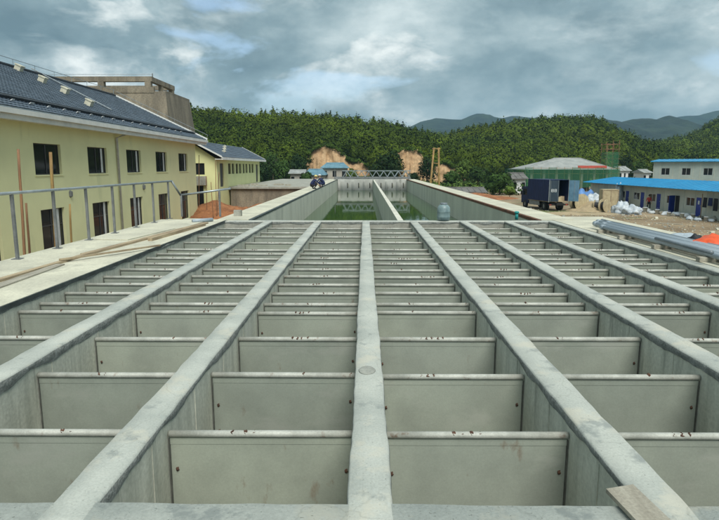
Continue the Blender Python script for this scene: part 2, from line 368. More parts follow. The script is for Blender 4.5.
weld_meshes = []
for k in range(6):
    b = MB(); n_ = 1 + k % 3
    for j in range(n_): b.lump(((j-(n_-1)/2)*.055 + .01*rnd.uniform(-1, 1), 0, .0), .013+.006*rnd.random(), .021, .014+.006*rnd.random(), k*3+j, 8, 6, .45, False)
    weld_meshes.append(b.mesh('weld', 'rust', True))
bolt_me = MB().lump((0, 0, 0), .013, .008, .016, 4, 8, 5, .3, False).mesh('bolt', 'rust', True)
chan = ['first channel from the timber-strewn walkway', 'second channel from timber-strewn walkway', 'third channel from timber-strewn walkway',
        'channel beside the wall with round patch', 'third channel from the pipe stack', 'second channel from the pipe stack', 'channel nearest the pipe stack']
chan = ['first channel from the timber walkway', 'second channel from the timber walkway', 'third channel from the timber walkway', 'middle channel of the seven',
        'third channel from the pipe stack', 'second channel from the pipe stack', 'first channel from the pipe stack']
for c in range(7):
    xa, xb = WX[c]+HW+.006, WX[c+1]-HW-.006; L = xb - xa; h = L/2
    pm = MB(); pm.box(-h+.010, h-.010, -.006, .006, -1.9, -.2225); pm.box(-h+.008, h-.008, -.0085, .008, -.2215, RAILZ)
    plate_me = pm.mesh('plate', 'plate')
    rm = MB(); rm.tube([(-h+.004, 0, RAILZ), (h-.004, 0, RAILZ)], .025, 12); rail_me = rm.mesh('top_rail', 'rail')
    for p in rail_me.polygons: p.use_smooth = len(p.vertices) == 4
    sm = MB().box(-.0045, .0045, -.012, .010, -1.9, RAILZ-.03).mesh('edge_seal', 'dark_rubber')
    for r, y in enumerate(rowY):
        far = len(rowY) - r
        t_ = thing('baffle_plate', 'grey baffle with pipe rail, %s from barrel end wall, %s' % (ORD[far], chan[c]), 'baffle',
                   ((xa+xb)/2, y, 0), R(rnd.uniform(-.35, .35)), 'baffles across the tank channels')
        t_.location.z = rnd.uniform(-.008, .008)
        link('plate', plate_me, t_); link('top_rail', rail_me, t_)
        for s_ in (-1, 1): link('edge_seal', sm, t_, (s_*(h-.0045), 0, 0))
        x = rnd.uniform(-.18, .18)*L
        o = link('weld', weld_meshes[rnd.randrange(6)], t_, (x, -.004, RAILZ+.011))
        if rnd.random() < .3: link('weld', weld_meshes[rnd.randrange(3)], t_, (x+.12, -.003, RAILZ+.012))
        if rnd.random() < .35: link('weld', weld_meshes[0], t_, (rnd.choice((-1, 1))*(h-.04), -.004, RAILZ+.006))
        for s_ in (-1, 1):
            for z in (-.40, -.68):
                if rnd.random() < .6: link('bolt', bolt_me, t_, (s_*(h-.05), -.010, z+rnd.uniform(-.03, .03)))

# ------------------------------------------------------------------ things on the tank
def plank(name, a, b, wdt, th, mat, label, cat='plank', group=None, z=.018, tilt=0):
    a, b = Vector((a[0], a[1], 0)), Vector((b[0], b[1], 0)); d = (b-a); L = d.length; d.normalize(); n_ = Vector((-d.y, d.x, 0)); mb = MB(); k = max(2, int(L/.5))
    for i in range(k+1):
        p = a + d*(L*i/k); wob = .006*nz1(i*.9, a.x); up = th + .004*nz1(i*.7, b.x)
        mb.v += [tuple(p - n_*(wdt/2+wob) + Vector((0,0,z))), tuple(p + n_*(wdt/2+wob) + Vector((0,0,z))), tuple(p + n_*(wdt/2+wob) + Vector((0,0,z+up+tilt*i/k))), tuple(p - n_*(wdt/2+wob) + Vector((0,0,z+up+tilt*i/k)))]
    for i in range(k):
        q = i*4
        for j in range(4): mb.f.append((q+j, q+(j+1)%4, q+4+(j+1)%4, q+4+j)); mb.m.append(0)
    mb.f += [(3,2,1,0), (k*4, k*4+1, k*4+2, k*4+3)]; mb.m += [0, 0]
    return tag(mb.build(name, mat), label, cat, group)
def PX(x, y, z=.02): q = PZ(x, y, z); return (q.x, q.y)
G = 'planks on the walkway'
plank('timber_plank', PX(-40, 293), PX(97, 252), .11, .035, 'timber', 'long brown plank lying lengthwise on pale walkway under the railing', group=G)
plank('timber_plank', PX(-30, 297), PX(60, 265), .16, .022, 'timber_grey', 'weathered grey plank lying beside the long brown plank', group=G)
plank('timber_plank', PX(84, 255.5), PX(206, 223.5), .15, .04, 'timber', 'long brown plank reaching from walkway middle to the barrel end', group=G)
plank('timber_plank', PX(150, 241), PX(204, 225.5), .10, .07, 'timber', 'thick short batten next to the plywood sheet on walkway', group=G)
plank('timber_plank', PX(60, 263), PX(160, 248), .05, .03, 'timber', 'thin lath lying askew across the edge of the walkway', group=G, z=.062)
for i, (a, b, lab) in enumerate([((110, 240), (172, 226), 'pale plywood sheet flat on walkway below railing posts'), ((165, 229), (200, 219), 'pale plywood sheet lying toward the red soil end of walkway')]):
    q0, q1 = PX(*a), PX(*b); plank('plywood_sheet', q0, q1, .85, .018, 'pale_slab', lab, 'plywood', 'plywood sheets on the walkway', z=.022)
q = PZ(200, 221, .04); tag(MB().tube([(q.x-.1, q.y-.4, .075), (q.x+.35, q.y+.1, .075)], .055, 10).build('pipe_offcut', 'pvc', None, True), 'short grey pipe offcut lying on plywood at walkway end', 'pipe')
# wood board on the near wall
a_ = PZ(606, 489.5, .03); b_ = PZ(633, 485, .03); c_ = PZ(672, 522, .03); dx = (c_-b_).normalized(); wv = (a_-b_)
mb = MB(); p0 = b_; L = 0.95
def bp_(s, t_, z): v = p0 + dx*s + wv*t_; return (v.x, v.y, z)
i = 0
mb.v = [bp_(0,0,.012), bp_(L,0,.012), bp_(L,1,.012), bp_(0,1,.012), bp_(0,0,.034), bp_(L,0,.034), bp_(L,1,.034), bp_(0,1,.034)]
mb.f = [(0,3,2,1),(4,5,6,7),(0,1,5,4),(1,2,6,5),(2,3,7,6),(3,0,4,7)]; mb.m = [0]*6
tag(mb.build('board_offcut', 'timber_grey'), 'weathered board lying across a wall top at the near cross wall', 'board')
# railing on the walkway edge
RX = -6.2
rl = thing('railing', 'galvanised pipe railing along the outer edge of the walkway', 'railing', (RX, 10, 0))
px_ = [(-26, 272), (21, 259), (61.5, 248), (93.6, 240), (118, 233), (140, 227), (158, 222.3), (172, 218.5)]
rys = [PZ(x, y, .02).y for x, y in px_]
rys = [rys[1] + (rys[-1]-rys[1])/6*(k-1) for k in range(8)]
RT = 1.19
MB().tube([(0, rys[0]-11.2, RT), (0, rys[-1]+.35-10, RT)], .029, 10).build('top_rail', 'galv', rl, True)
for y in rys:
    p = MB(); p.box(-.024, .024, y-10-.024, y-10+.024, .018, RT-.02); p.box(-.075, .075, y-10-.075, y-10+.075, .016, .03); p.build('post', 'galv_dark', rl)
MB().tube([(0, rys[-1]+.35-10, RT), (.14, rys[-1]+.75-10, .72)], .034, 10).build('brace', 'galv', rl, True)
ry2 = rys[-1]+.75
MB().tube([(.14, ry2-10, .72), (1.75, ry2-9.8, .93)], .034, 10).build('end_rail', 'galv', rl, True)
for x in (.16, 1.42): p = MB(); p.box(x-.028, x+.028, ry2-10-.028, ry2-10+.028, .018, .73+.12*(x > 1)); p.build('post', 'galv_dark', rl)
# concrete stub at walkway end
q = PZ(238, 216, .02); tag(MB().box(q.x-.12, q.x+.12, q.y-.1, q.y+.1, .0, .22).build('concrete_block', 'old_concrete'), 'small concrete block at the corner between the two tanks', 'block')
# barrel on far cross wall
q = PZ(444, 221, 0); bz = thing('plastic_barrel', 'blue grey ribbed plastic barrel standing on the cross wall by the water', 'barrel', (q.x, Y1+.15, .0))
MB().lathe([(.15, 0), (.19, .03), (.2, .1), (.207, .12), (.2, .14), (.2, .26), (.207, .28), (.2, .3), (.195, .4), (.15, .47), (.10, .5)], n=22).build('body', 'barrel_blue', bz, True)
MB().lathe([(.105, .49), (.11, .50), (.11, .54), (.09, .55)], n=18).build('lid', 'pvc_dark', bz, True)
# pipes on the right walkway
gp = 'grey pipes stacked on the walkway'
pl = [(6.02, .055, 2.9, 14.6, 'pvc'), (6.16, .06, 3.1, 15.4, 'pvc'), (6.30, .055, 3.0, 15.2, 'pvc'), (6.44, .06, 3.2, 15.9, 'pvc'), (6.58, .055, 3.1, 15.6, 'pvc'), (6.72, .05, 3.3, 16.3, 'pvc_dark')]
plab = ['grey plastic pipe at the tank-wall side of the stack', 'grey plastic pipe lying second from the tank wall', 'grey plastic pipe lying third from the tank wall', 'grey plastic pipe lying fourth from the tank wall', 'grey plastic pipe lying fifth from the tank wall', 'thinner dark grey pipe at the outer side of the stack']
for (x, r_, y0, y1, mt), lab in zip(pl, plab):
    b = MB(); b.tube([(x, y0, .085+r_), (x+.01, (y0+y1)/2, .082+r_), (x-.01, y1, .085+r_)], r_, 14); b.tube([(x-.01, y1-.18, .085+r_), (x-.01, y1+.01, .085+r_)], r_*1.12, 14)
    tag(b.build('plastic_pipe', mt, None, True), lab, 'pipe', gp)
q0, q1 = PZ(712, 252.5, .24), PZ(656, 238.5, .24); b = MB().tube([(q0.x, q0.y, .24), (q1.x, q1.y, .24)], .036, 14); tag(b.build('plastic_pipe', 'pvc_dark', None, True), 'short dark pipe lying on top of the grey pipe stack', 'pipe', gp)
for k, y in enumerate((3.6, 5.2, 6.8, 8.4, 10, 11.6, 13.2, 14.4)):
    tag(MB().box(5.83, 6.85, y-.06, y+.06, .006, .085).build('timber_bearer', 'timber_grey'), 'timber bearer under the grey pipes, %s from the barrel end' % ORD[8-k], 'timber', 'bearers under the pipes')
q = PZ(712, 249, .02); tag(MB().lump((q.x+.15, q.y, .075), .55, .42, .21, 3, 20, 12, .3, True, 0, 2.6).build('plastic_sheet', 'tarp_orange', None, True), 'crumpled orange plastic sheet heaped beside the grey pipes', 'sheet')
q = PZ(696, 243, .02); tag(MB().lump((q.x, q.y, .055), .2, .18, .15, 8, 14, 9, .35, True).build('plastic_bag', 'tarp_black', None, True), 'crumpled black bag between orange sheet and clear bag', 'bag')
q = PZ(682, 240, .02); tag(MB().lump((q.x, q.y, .05), .42, .28, .13, 5, 16, 9, .35, True, 0, 2.4).build('plastic_bag', 'pvc', None, True), 'flattened pale grey plastic bag beside the pipe stack', 'bag')
q = PZ(516.5, 219.5, 0); b = thing('valve_stub', 'small teal pipe stub with cap on the tank corner', 'valve', (q.x, q.y, 0))
MB().lathe([(.05, 0), (.05, .2)], n=12).build('stub', 'teal', b, True); MB().lathe([(.075, .2), (.075, .235), (.05, .26)], n=12).build('cap', 'teal', b, True)

# ------------------------------------------------------------------ settling tank with green water
T0, T1 = Y1+.30, 76.0
XL, XR, WZ = -3.58, 5.43, -1.42
st = thing('settling_tank', 'long concrete settling tank full of green water behind the baffle tank', 'tank', (0, 40, 0))
def side_wall(xi, xo, ztop, name, rust, lo=T0):
    w_ = MB().box(min(xi, xo), max(xi, xo), lo-40, T1-40, ZG, ztop-.02).build(name, 'tank_wall', st)
    sgn = 1 if xo < xi else -1; y = lo+.02; k = 0
    while y < T1-1:
        y2 = min(y+2.42, T1-.05); xx = xi; px2 = xi + sgn*.018
        MB().box(min(xx, px2), max(xx, px2), y-40+.012, y2-40-.012, -2.6, ztop-.10).build('wall_panel', 'tank_wall', w_); y = y2
    mbx = MB(); ins = .06
    mbx.box(min(xi, xo)+ins*(xi < xo), max(xi, xo)-ins*(xi > xo), lo-40, T1-40, ztop-.02, ztop+.02); mbx.build('coping', 'pale_slab', w_)
    e = MB(); e.box(xi-(.06 if sgn > 0 else .025), xi+(.025 if sgn > 0 else .06), lo-40, T1-40, ztop-(.05 if sgn > 0 else .09), ztop+.008)
    e.build('edge_strip', 'rust_edge' if rust else 'wet_edge', w_)
    return w_
side_wall(XL, -4.62, 0, 'side_wall', False); side_wall(XR, 6.5, 0, 'side_wall', True)
MB().box(1.02, 1.20, T0-40, T1-40, -2.9, -.01).build('middle_wall', 'tank_wall', st)
MB().box(XL, XR, T0-40, T1-40, -2.95, -2.85).build('tank_floor', 'old_concrete', st)
ew = MB().box(-4.62, 6.5, T1-40+.002, T1+.5-40, ZG, .0).build('end_wall', 'white_wall_end', st)
for k in range(12):
    x = XL+.55+k*.73
    if abs(x-1.1) < .3: continue
    if k % 2: MB().box(x-.05, x+.05, T1-40-.02, T1-40, -1.15, -.45).build('slot', 'interior', ew); MB().box(x+.05, x+.17, T1-40-.03, T1-40, -1.0, -.55).build('slot_stain', 'formwork', ew)
    else: MB().box(x-.11, x+.11, T1-40-.16, T1-40, -2.2, -.25).build('pier', 'white_wall_end', ew)
kind(MB().quad((XL, T0, WZ), (XR, T0, WZ), (XR, T1, WZ), (XL, T1, WZ)).build('water', 'water'), 'structure')
# travelling truss bridge
tb = thing('truss_bridge', 'grey steel truss bridge spanning the far end of the water tank', 'bridge', (0, 74.2, 0))
bx0, bx1 = -3.9, 5.75
for dy in (-.55, .55):
    MB().box(bx0, bx1, dy-.07, dy+.07, .10, .34).build('girder', 'galv_dark', tb)
    MB().box(bx0+1.0, bx1, dy-.05, dy+.05, 1.06, 1.16).build('top_chord', 'galv', tb)
    n_ = 9; L = (bx1-bx0-1.2)/n_
    for k in range(n_):
        xa = bx0+1.1+k*L
        MB().tube([(xa, dy, .34), (xa+L/2, dy, 1.08)], .045, 6).build('diagonal', 'galv', tb)
        MB().tube([(xa+L/2, dy, 1.08), (xa+L, dy, .34)], .045, 6).build('diagonal', 'galv', tb)
MB().box(bx0, bx1, -.48, .48, .30, .36).build('deck', 'galv_dark', tb)
for x in (bx0-.05, bx1-.2):
    for dy in (-.55, .55): MB().box(x, x+.25, dy-.15, dy+.15, .02, .16).build('wheel_box', 'galv_dark', tb)
    MB().tube([(x+.12, -.55, .3), (x+.12, -.55, 1.35)], .04, 6).build('post', 'galv_dark', tb)

# ------------------------------------------------------------------ buildings
def wall_holes(mb, axis, c0, c1, u0, u1, z0, z1, holes):
    """slab wall: thickness c0..c1 on the other axis, spans u0..u1, holes = [(ua, ub, za, zb)]"""
    us = sorted({u0, u1, *[h[0] for h in holes], *[h[1] for h in holes]})
    def put(a, b, za, zb):
        if axis == 'y': mb.box(c0, c1, a, b, za, zb)
        else: mb.box(a, b, c0, c1, za, zb)
    for a, b in zip(us, us[1:]):
        zs = [z0]
        for h in sorted([h for h in holes if h[0] <= a+1e-6 and h[1] >= b-1e-6], key=lambda h: h[2]):
            if h[2] > zs[-1]+1e-6: put(a, b, zs[-1], h[2])
            zs.append(h[3])
        if zs[-1] < z1-1e-6: put(a, b, zs[-1], z1)
def window_y(parent, xf, ya, yb, za, zb, d=-1, open_side=True, mull=1, frame='frame_dark', tall=False, depth=.14):
    """window in a wall whose outer face is x = xf; d = direction into the wall"""
    x = xf + d*depth
    w_ = MB(); t_ = .05
    for a, b, c, e in ((ya, yb, za, za+t_), (ya, yb, zb-t_, zb), (ya, ya+t_, za+t_, zb-t_), (yb-t_, yb, za+t_, zb-t_)): w_.box(min(x, x+d*.06), max(x, x+d*.06), a, b, c, e)
    wo = w_.build('window', frame, parent)
    xs = x + d*.03; n_ = mull+1; L = (yb-ya-2*t_)/n_
    for k in range(n_):
        a = ya+t_+k*L; MB().box(xs-.006, xs+.006, a+.002, a+L-.002, za+t_, zb-t_).build('pane', 'window_glass', wo)
    for k in range(1, n_): a = ya+t_+k*L; MB().box(min(x-d*.01, x+d*.05), max(x-d*.01, x+d*.05), a-.03, a+.03, za+t_, zb-t_).build('mullion', frame, wo)
    if tall: zz = za+(zb-za)*.66; MB().box(min(x-d*.012, x+d*.05), max(x-d*.012, x+d*.05), ya+t_, yb-t_, zz-.03, zz+.03).build('transom', frame, wo)
    if open_side:
        a = yb-.62; MB().box(min(x-d*.03, x-d*.005), max(x-d*.03, x-d*.005), a, a+.22, za+t_, zb-t_).build('sash', 'frame_white', wo)
    return wo
def tile_roof(name, parent, xe, ze, xr, zr, ya, yb, course=.32, wd=.30):
    """overlapping tiles on a slope from eave (xe,ze) to ridge (xr,zr)"""
    d = Vector((xr-xe, 0, zr-ze)); L = d.length; d.normalize(); n_ = Vector((-d.z, 0, d.x)); n_ = n_ if n_.z > 0 else -n_
    nc = int(L/course); nw = int((yb-ya)/wd); V = []; Fc = []; cols = []
    for c in range(nc+1):
        for k in range(nw):
            y0 = ya + (yb-ya)*(k + (.5 if c % 2 else 0))/nw; y1 = min(y0+(yb-ya)/nw-.012, yb)
            if y1 <= y0: continue
            j = rnd.uniform(-.004, .004)
            lo_ = Vector((xe, 0, ze)) + d*(c*course) + n_*(.045+j); hi_ = Vector((xe, 0, ze)) + d*min(c*course+course+.02, L) + n_*(.012)
            lb = lo_ - n_*.035; i = len(V); ym = (y0+y1)/2
            V += [(lo_.x, y0, lo_.z), (lo_.x-n_.x*-.014, ym, lo_.z+.014), (lo_.x, y1, lo_.z), (hi_.x, y1, hi_.z), (hi_.x, ym, hi_.z+.014), (hi_.x, y0, hi_.z), (lb.x, y0, lb.z), (lb.x, ym, lb.z), (lb.x, y1, lb.z)]
            Fc += [(i, i+1, i+4, i+5), (i+1, i+2, i+3, i+4), (i+6, i+7, i+1, i), (i+7, i+8, i+2, i+1)]
            s_ = rnd.uniform(.78, 1.2); cols += [s_]*16
    me = bpy.data.meshes.new(name); me.from_pydata(V, [], Fc); me.materials.append(MATS['tile'])
    ca = me.color_attributes.new('col', 'FLOAT_COLOR', 'CORNER'); arr = np.ones((len(cols), 4), 'f'); arr[:, :3] = np.array(cols)[:, None]; ca.data.foreach_set('color', arr.ravel())
    o = link(name, me, parent); return kind(o, 'stuff')
# --- main yellow building
def Yat(x, X): d = ray(x, 166.5); return X*d.y/d.x
BX = -16.0; BY0, BY1 = 8.0, Yat(195.8, BX)
zc_ = lambda k: 1.65 + k*16          # height from slope against horizon
wy = [(Yat(a, BX), Yat(b, BX)) for a, b in ((35, 63), (86, 106.5), (124.5, 140), (155, 167.4), (179, 188.4))]
pitch_ = (wy[4][0]-wy[0][0])/4
wins = [(wy[0][0]+pitch_*k, wy[0][0]+pitch_*k+2.5) for k in range(-3, 5)]
UZ0, UZ1 = 1.65-.405, 1.65+1.13; LZ1 = 1.65-2.13; LZ0 = ZG+.15
EZ = 1.65+2.06                    # eave underside
yb_ = thing('yellow_building', 'large yellow two-storey building with dark tiled roof beside the walkway', 'building', (BX, 30, ZG))
def rel(p): return p
yb_.location = (0, 0, 0)
wm = MB(); holes = [(a, b, UZ0, UZ1) for a, b in wins] + [(a+.15, b-.1, LZ0, LZ1) for a, b in wins]
wall_holes(wm, 'y', BX-.24, BX, BY0, BY1, ZG, EZ+.02, holes)
yw = wm.build('wall', 'yellow_wall', yb_)
gm = MB(); RXr, RZr = -23.6, 1.65+6.55
# gable walls (pentagon prisms)
for ya, yb2 in ((BY0, BY0+.24), (BY1-.24, BY1)):
    i = len(gm.v); prof = [(BX-.24, ZG), (BX-.24, EZ+.1), (RXr, RZr-.35), (2*RXr-BX, EZ+.1), (2*RXr-BX, ZG)]
    gm.v += [(x, ya, z) for x, z in prof] + [(x, yb2, z) for x, z in prof]
    gm.f += [(i+4, i+3, i+2, i+1, i), (i+5, i+6, i+7, i+8, i+9)] + [(i+k, i+(k+1) % 5, i+5+(k+1) % 5, i+5+k) for k in range(5)]; gm.m += [0]*7
gm.build('gable_wall', 'yellow_wall', yb_)
MB().box(2*RXr-BX, 2*RXr-BX+.24, BY0+.24, BY1-.24, ZG, EZ).build('back_wall', 'yellow_wall', yb_)
MB().box(BX-3.2, BX-3.0, BY0+.24, BY1-.24, ZG, EZ).build('inner_wall', 'interior', yb_)
MB().box(BX-3.0, BX-.24, BY0+.24, BY1-.24, .05, .35).build('floor_slab', 'interior', yb_)
for k, (a, b) in enumerate(wins):
    window_y(yb_, BX, a, b, UZ0, UZ1, -1, k != 3, 1); window_y(yb_, BX, a+.15, b-.1, LZ0, LZ1, -1, k in (2, 3, 4, 5), 1, tall=True)
    MB().box(BX+.001, BX+.05, a-.05, b+.05, UZ0-.07, UZ0-.001).build('sill', 'yellow_wall', yb_)
# dark string line of roof: eave fascia, gutter, soffit
VE = 1.0                          # verge overhang
REY0, REY1 = BY0-VE, BY1+.9
ef = MB(); ef.box(BX+.0, -15.22, REY0, REY1, EZ-.0, EZ+.07); ef.build('soffit', 'white_trim', yb_)
ef = MB(); ef.box(-15.22, -15.14, REY0, REY1, EZ-.06, EZ+.22); ef.build('fascia', 'white_trim', yb_)
ef = MB(); ef.box(-15.14, -14.98, REY0, REY1, EZ+.18, EZ+.40); ef.build('gutter', 'white_trim', yb_)
ef = MB(); ef.box(-15.18, -15.1, REY0, REY1, EZ+.40, EZ+.47); ef.build('gutter_lip', 'galv', yb_)
XE, ZE = -15.16, EZ+.48
d_ = Vector((RXr-XE, 0, RZr-ZE)); d_.normalize(); nn = Vector((d_.z, 0, -d_.x))
base_ = MB(); i = 0
for side in (1, -1):
    def mx_(x): return x if side > 0 else 2*RXr-x
    base_.quad((mx_(XE), REY0, ZE), (mx_(XE), REY1, ZE), (RXr, REY1, RZr), (RXr, REY0, RZr)); base_.quad((mx_(XE), REY0, ZE-.12), (mx_(XE), REY1, ZE-.12), (RXr, REY1, RZr-.12), (RXr, REY0, RZr-.12))
rf = base_.build('roof', 'tile_edge', yb_)
tile_roof('roof_tiles', rf, XE, ZE, RXr, RZr, REY0, REY1)
def on_roof(y, s, up=0.0):        # s = 0 eave .. 1 ridge
    return Vector((XE + (RXr-XE)*s, y, ZE + (RZr-ZE)*s)) + nn*up
for y in (REY0, REY1):
    a, b = on_roof(y, -.01, .03), on_roof(y, 1, .03); MB().obox((a+b)/2, (b-a)/2, (0, .07, 0), nn*.12).build('verge', 'white_trim', rf)
    a2, b2 = a.copy(), b.copy(); a2.x, b2.x = 2*RXr-a.x, b.x; MB().obox((a2+b2)/2, (b2-a2)/2, (0, .07, 0), Vector((-nn.x, 0, nn.z))*.12).build('verge', 'white_trim', rf)
MB().tube([(RXr, REY0, RZr+.05), (RXr, REY1, RZr+.05)], .13, 8).build('ridge_cap', 'tile_edge', rf)
gb = MB(); a, b = on_roof(REY0, .13, .12), on_roof(REY1-.3, .13, .12); gb.obox((a+b)/2, (b-a)/2, d_*.16, nn*.045); gb.build('snow_guard', 'tile_edge', rf)
y = 20
for k in range(22): q = on_roof(19+k*1.5, .085, .09); MB().obox(q, (.05, 0, .02), (0, .09+.06*(k % 3 == 0), 0), nn*.03).build('bracket', 'frame_white', rf)
gu = [(17.5, 109), (41.5, 123), (64, 135), (88.5, 150)]
for xz, yz in ((18, 70.7), (41.5, 82.3), (64, 93.3), (88, 105.7)):
    d = ray(xz, yz); den = d.dot(nn); q = CAM + d*((on_roof(0, 0)-CAM).dot(nn)/den)
    v_ = MB(); v_.obox(q + nn*.16, d_*.20, (0, .20, 0), nn*.20); v_.obox(q + nn*.38, d_*.24, (0, .24, 0), nn*.035); v_.build('vent_box', 'pale_slab', rf)
def roof_hit(x, y): d = ray(x, y); return CAM + d*((on_roof(0, 0)-CAM).dot(nn)/d.dot(nn))
a, b = roof_hit(31, 70), roof_hit(111, 111.5); MB().tube([a+nn*.13, b+nn*.13], .05, 6).build('roof_cable', 'galv', rf)
MB().tube([(RXr, REY0, RZr+.55), (RXr, REY1, RZr+.55)], .022, 5).build('lightning_wire', 'galv', rf)
for k in range(18): y = REY1-.3-k*2.6; MB().tube([(RXr, y, RZr+.05), (RXr, y, RZr+.57)], .02, 5).build('wire_post', 'galv', rf)
a, b = on_roof(REY1-.05, .0, .45), on_roof(REY1-.05, 1, .45); MB().tube([a, b], .02, 5).build('lightning_wire', 'galv', rf)
for k in range(6): MB().tube([on_roof(REY1-.05, k/5.5, .1), on_roof(REY1-.05, k/5.5, .46)], .018, 5).build('wire_post', 'galv', rf)
dy_ = Yat(117, BX); MB().tube([(BX+.10, dy_, ZG+.2), (BX+.10, dy_, EZ-.25), (-15.3, dy_, EZ-.02)], .075, 10).build('downpipe', 'frame_white', yb_, True)
for xl, yl in ((68, 194), (142, 187)):
    q = PY(xl, yl, Yat(xl, BX)); l = MB(); l.lathe([(.03, -.2), (.13, -.12), (.14, .12), (.03, .2)], (q.x+.12, q.y, q.z), 10); l.box(q.x-.01, q.x+.1, q.y-.05, q.y+.05, q.z-.05, q.z+.05); l.build('wall_lamp', 'galv_dark', yb_)

# --- concrete tower behind it
TY = 64.0
tw = thing('concrete_tower', 'raw concrete tower block with open ring beam rising behind the tiled roof', 'tower', (0, 0, 0))
ct = PY(165.3, 91, TY); cb = PY(168.6, 115, TY-1.0)
fl = PY(55, 90, TY).x; zt = ct.z; xr_ = ct.x; TD = 8.6
slope = .5*(cb.x-ct.x)/(ct.z-cb.z); zb_ = ZG; e_ = slope*(zt-zb_)
b = MB(); i = 0
b.v = [(fl-e_, TY-e_*1.2, zb_), (xr_+e_, TY-e_*1.2, zb_), (xr_+e_, TY+TD+e_, zb_), (fl-e_, TY+TD+e_, zb_), (fl, TY, zt), (xr_, TY, zt), (xr_, TY+TD, zt), (fl, TY+TD, zt)]
b.f = [(0,3,2,1),(4,5,6,7),(0,1,5,4),(1,2,6,5),(2,3,7,6),(3,0,4,7)]; b.m = [0]*6
b.build('body', 'tower_concrete', tw)
bt0, bt1 = PY(151, 76.2, TY).z, PY(151, 81.3, TY).z; bxr = PY(151.5, 76, TY).x; bxl = PY(47, 75, TY).x
b = MB().box(bxl, bxr, TY+.01, TY+.6, bt1, bt0).build('front_beam', 'tower_concrete', tw)
MB().box(bxr-.55, bxr, TY+.6, TY+7.6, bt1, bt0-.02).build('side_beam', 'tower_side', tw)
MB().box(bxl, bxr-.55, TY+7.0, TY+7.58, bt1, bt0-.02).build('rear_beam', 'tower_side', tw)
MB().box(bxl, bxr+.2, TY-.08, TY+.3, PY(120, 91, TY).z-.2, PY(120, 87, TY).z).build('parapet', 'tower_concrete', tw)
for x in (100, 152.5, 60):
    q = PY(x, 80, TY).x; MB().box(min(q, bxr-.5)-.3, min(q, bxr-.5)+.35, TY+.02, TY+.58, zt-.5, bt1).build('column', 'tower_concrete', tw)
for yy in (TY+6.9,):
    for x in (bxr-.5, bxl+6): MB().box(x-.05, x+.48, yy, yy+.55, zt-.5, bt1-.002).build('column', 'tower_side', tw)
MB().box(bxr-.45, bxr-.05, TY+3.2, TY+3.7, zt-.5, bt1).build('column', 'tower_side', tw)
MB().box(xr_-.25, xr_+.02, TY+.31, TY+TD, zt-.2, zt+.08).build('parapet', 'tower_concrete', tw)
MB().tube([(bxr, TY+.3, bt0), (bxr, TY+.3, bt0+.35)], .06, 6).build('anchor', 'galv_dark', tw)
MB().tube([(bxl, TY+.3, bt0+.25), (bxr, TY+.3, bt0+.25)], .025, 5).build('lightning_wire', 'galv', tw)

# --- second yellow building
B2 = -15.6; A0, A1 = Yat(216.8, B2), Yat(259.5, B2); E2 = 1.65+.9; R2X, R2Z = -18.2, 1.65+2.75
y2 = thing('yellow_building', 'smaller yellow building with a row of narrow windows behind the red soil', 'building')
rects = []
for a, b in ((288,305),(310,325),(333,348),(353,367),(375,387),(392,404),(412,424),(428,440)): rects.append((Yat(180+a/5.975, B2), Yat(180+b/5.975, B2), 1.65-.85, 1.65+.35))
DZ = 1.65-2.2
doors = [(Yat(219.8, B2), Yat(223.5, B2), DZ+.02, 1.65+.35), (Yat(255.8, B2), Yat(258, B2), DZ+.02, 1.65+.3)]
wm = MB(); wall_holes(wm, 'y', B2-.2, B2, A0, A1, ZG, E2, rects+doors); wm.build('wall', 'yellow_wall_bright', y2)
for a, b, c, d in rects: window_y(y2, B2, a, b, c, d, -1, False, 0)
for a, b, c, d in doors:
    q = MB().box(B2-.16, B2-.11, a, b, c, d).build('door', 'frame_dark', y2)
XL2 = 2*R2X-B2
gh = [(-18.2, -16.9, 1.65-.85, 1.65+.35), (-18.2, -17.1, ZG+.3, 1.65-2.0)]
gm = MB(); wall_holes(gm, 'x', A0, A0+.2, XL2, B2-.2, ZG, E2, gh)
i = len(gm.v); gm.v += [(XL2, A0, E2), (B2-.2, A0, E2), (R2X, A0, R2Z-.25), (XL2, A0+.2, E2), (B2-.2, A0+.2, E2), (R2X, A0+.2, R2Z-.25)]
gm.f += [(i, i+1, i+2), (i+5, i+4, i+3), (i+1, i+4, i+5, i+2), (i, i+2, i+5, i+3)]; gm.m += [0]*4
gm.build('gable_wall', 'yellow_wall_bright', y2)
for a, b, c, d in gh:
    w_ = MB().box(a, b, A0+.12, A0+.18, c, d).build('window', 'frame_dark', y2); MB().box(a+.06, (a+b)/2-.03, A0+.105, A0+.118, c+.06, d-.06).build('pane', 'window_glass', w_); MB().box((a+b)/2+.03, b-.06, A0+.105, A0+.118, c+.06, d-.06).build('pane', 'window_glass', w_)
MB().box(-18.3, -16.7, A0-.35, A0, 1.65-1.95, 1.65-1.0).build('canopy', 'old_concrete', y2)
MB().box(XL2, XL2+.2, A0+.2, A1, ZG, E2).build('back_wall', 'yellow_wall_bright', y2)
MB().box(XL2+.2, B2-.2, A1-.2, A1-.01, ZG, E2).build('gable_wall', 'yellow_wall_bright', y2)
X2E, Z2E = -14.8, 1.65+.98
rm = MB()
for sd_ in (1, -1):
    mx2 = (lambda x: x) if sd_ > 0 else (lambda x: 2*R2X-x)
    rm.quad((mx2(X2E), A0-.75, Z2E), (mx2(X2E), A1+.7, Z2E), (R2X, A1+.7, R2Z), (R2X, A0-.75, R2Z)); rm.quad((mx2(X2E), A0-.75, Z2E-.1), (mx2(X2E), A1+.7, Z2E-.1), (R2X, A1+.7, R2Z-.1), (R2X, A0-.75, R2Z-.1))
rf2 = rm.build('roof', 'tile_edge', y2)
tile_roof('roof_tiles', rf2, X2E, Z2E, R2X, R2Z, A0-.75, A1+.7)
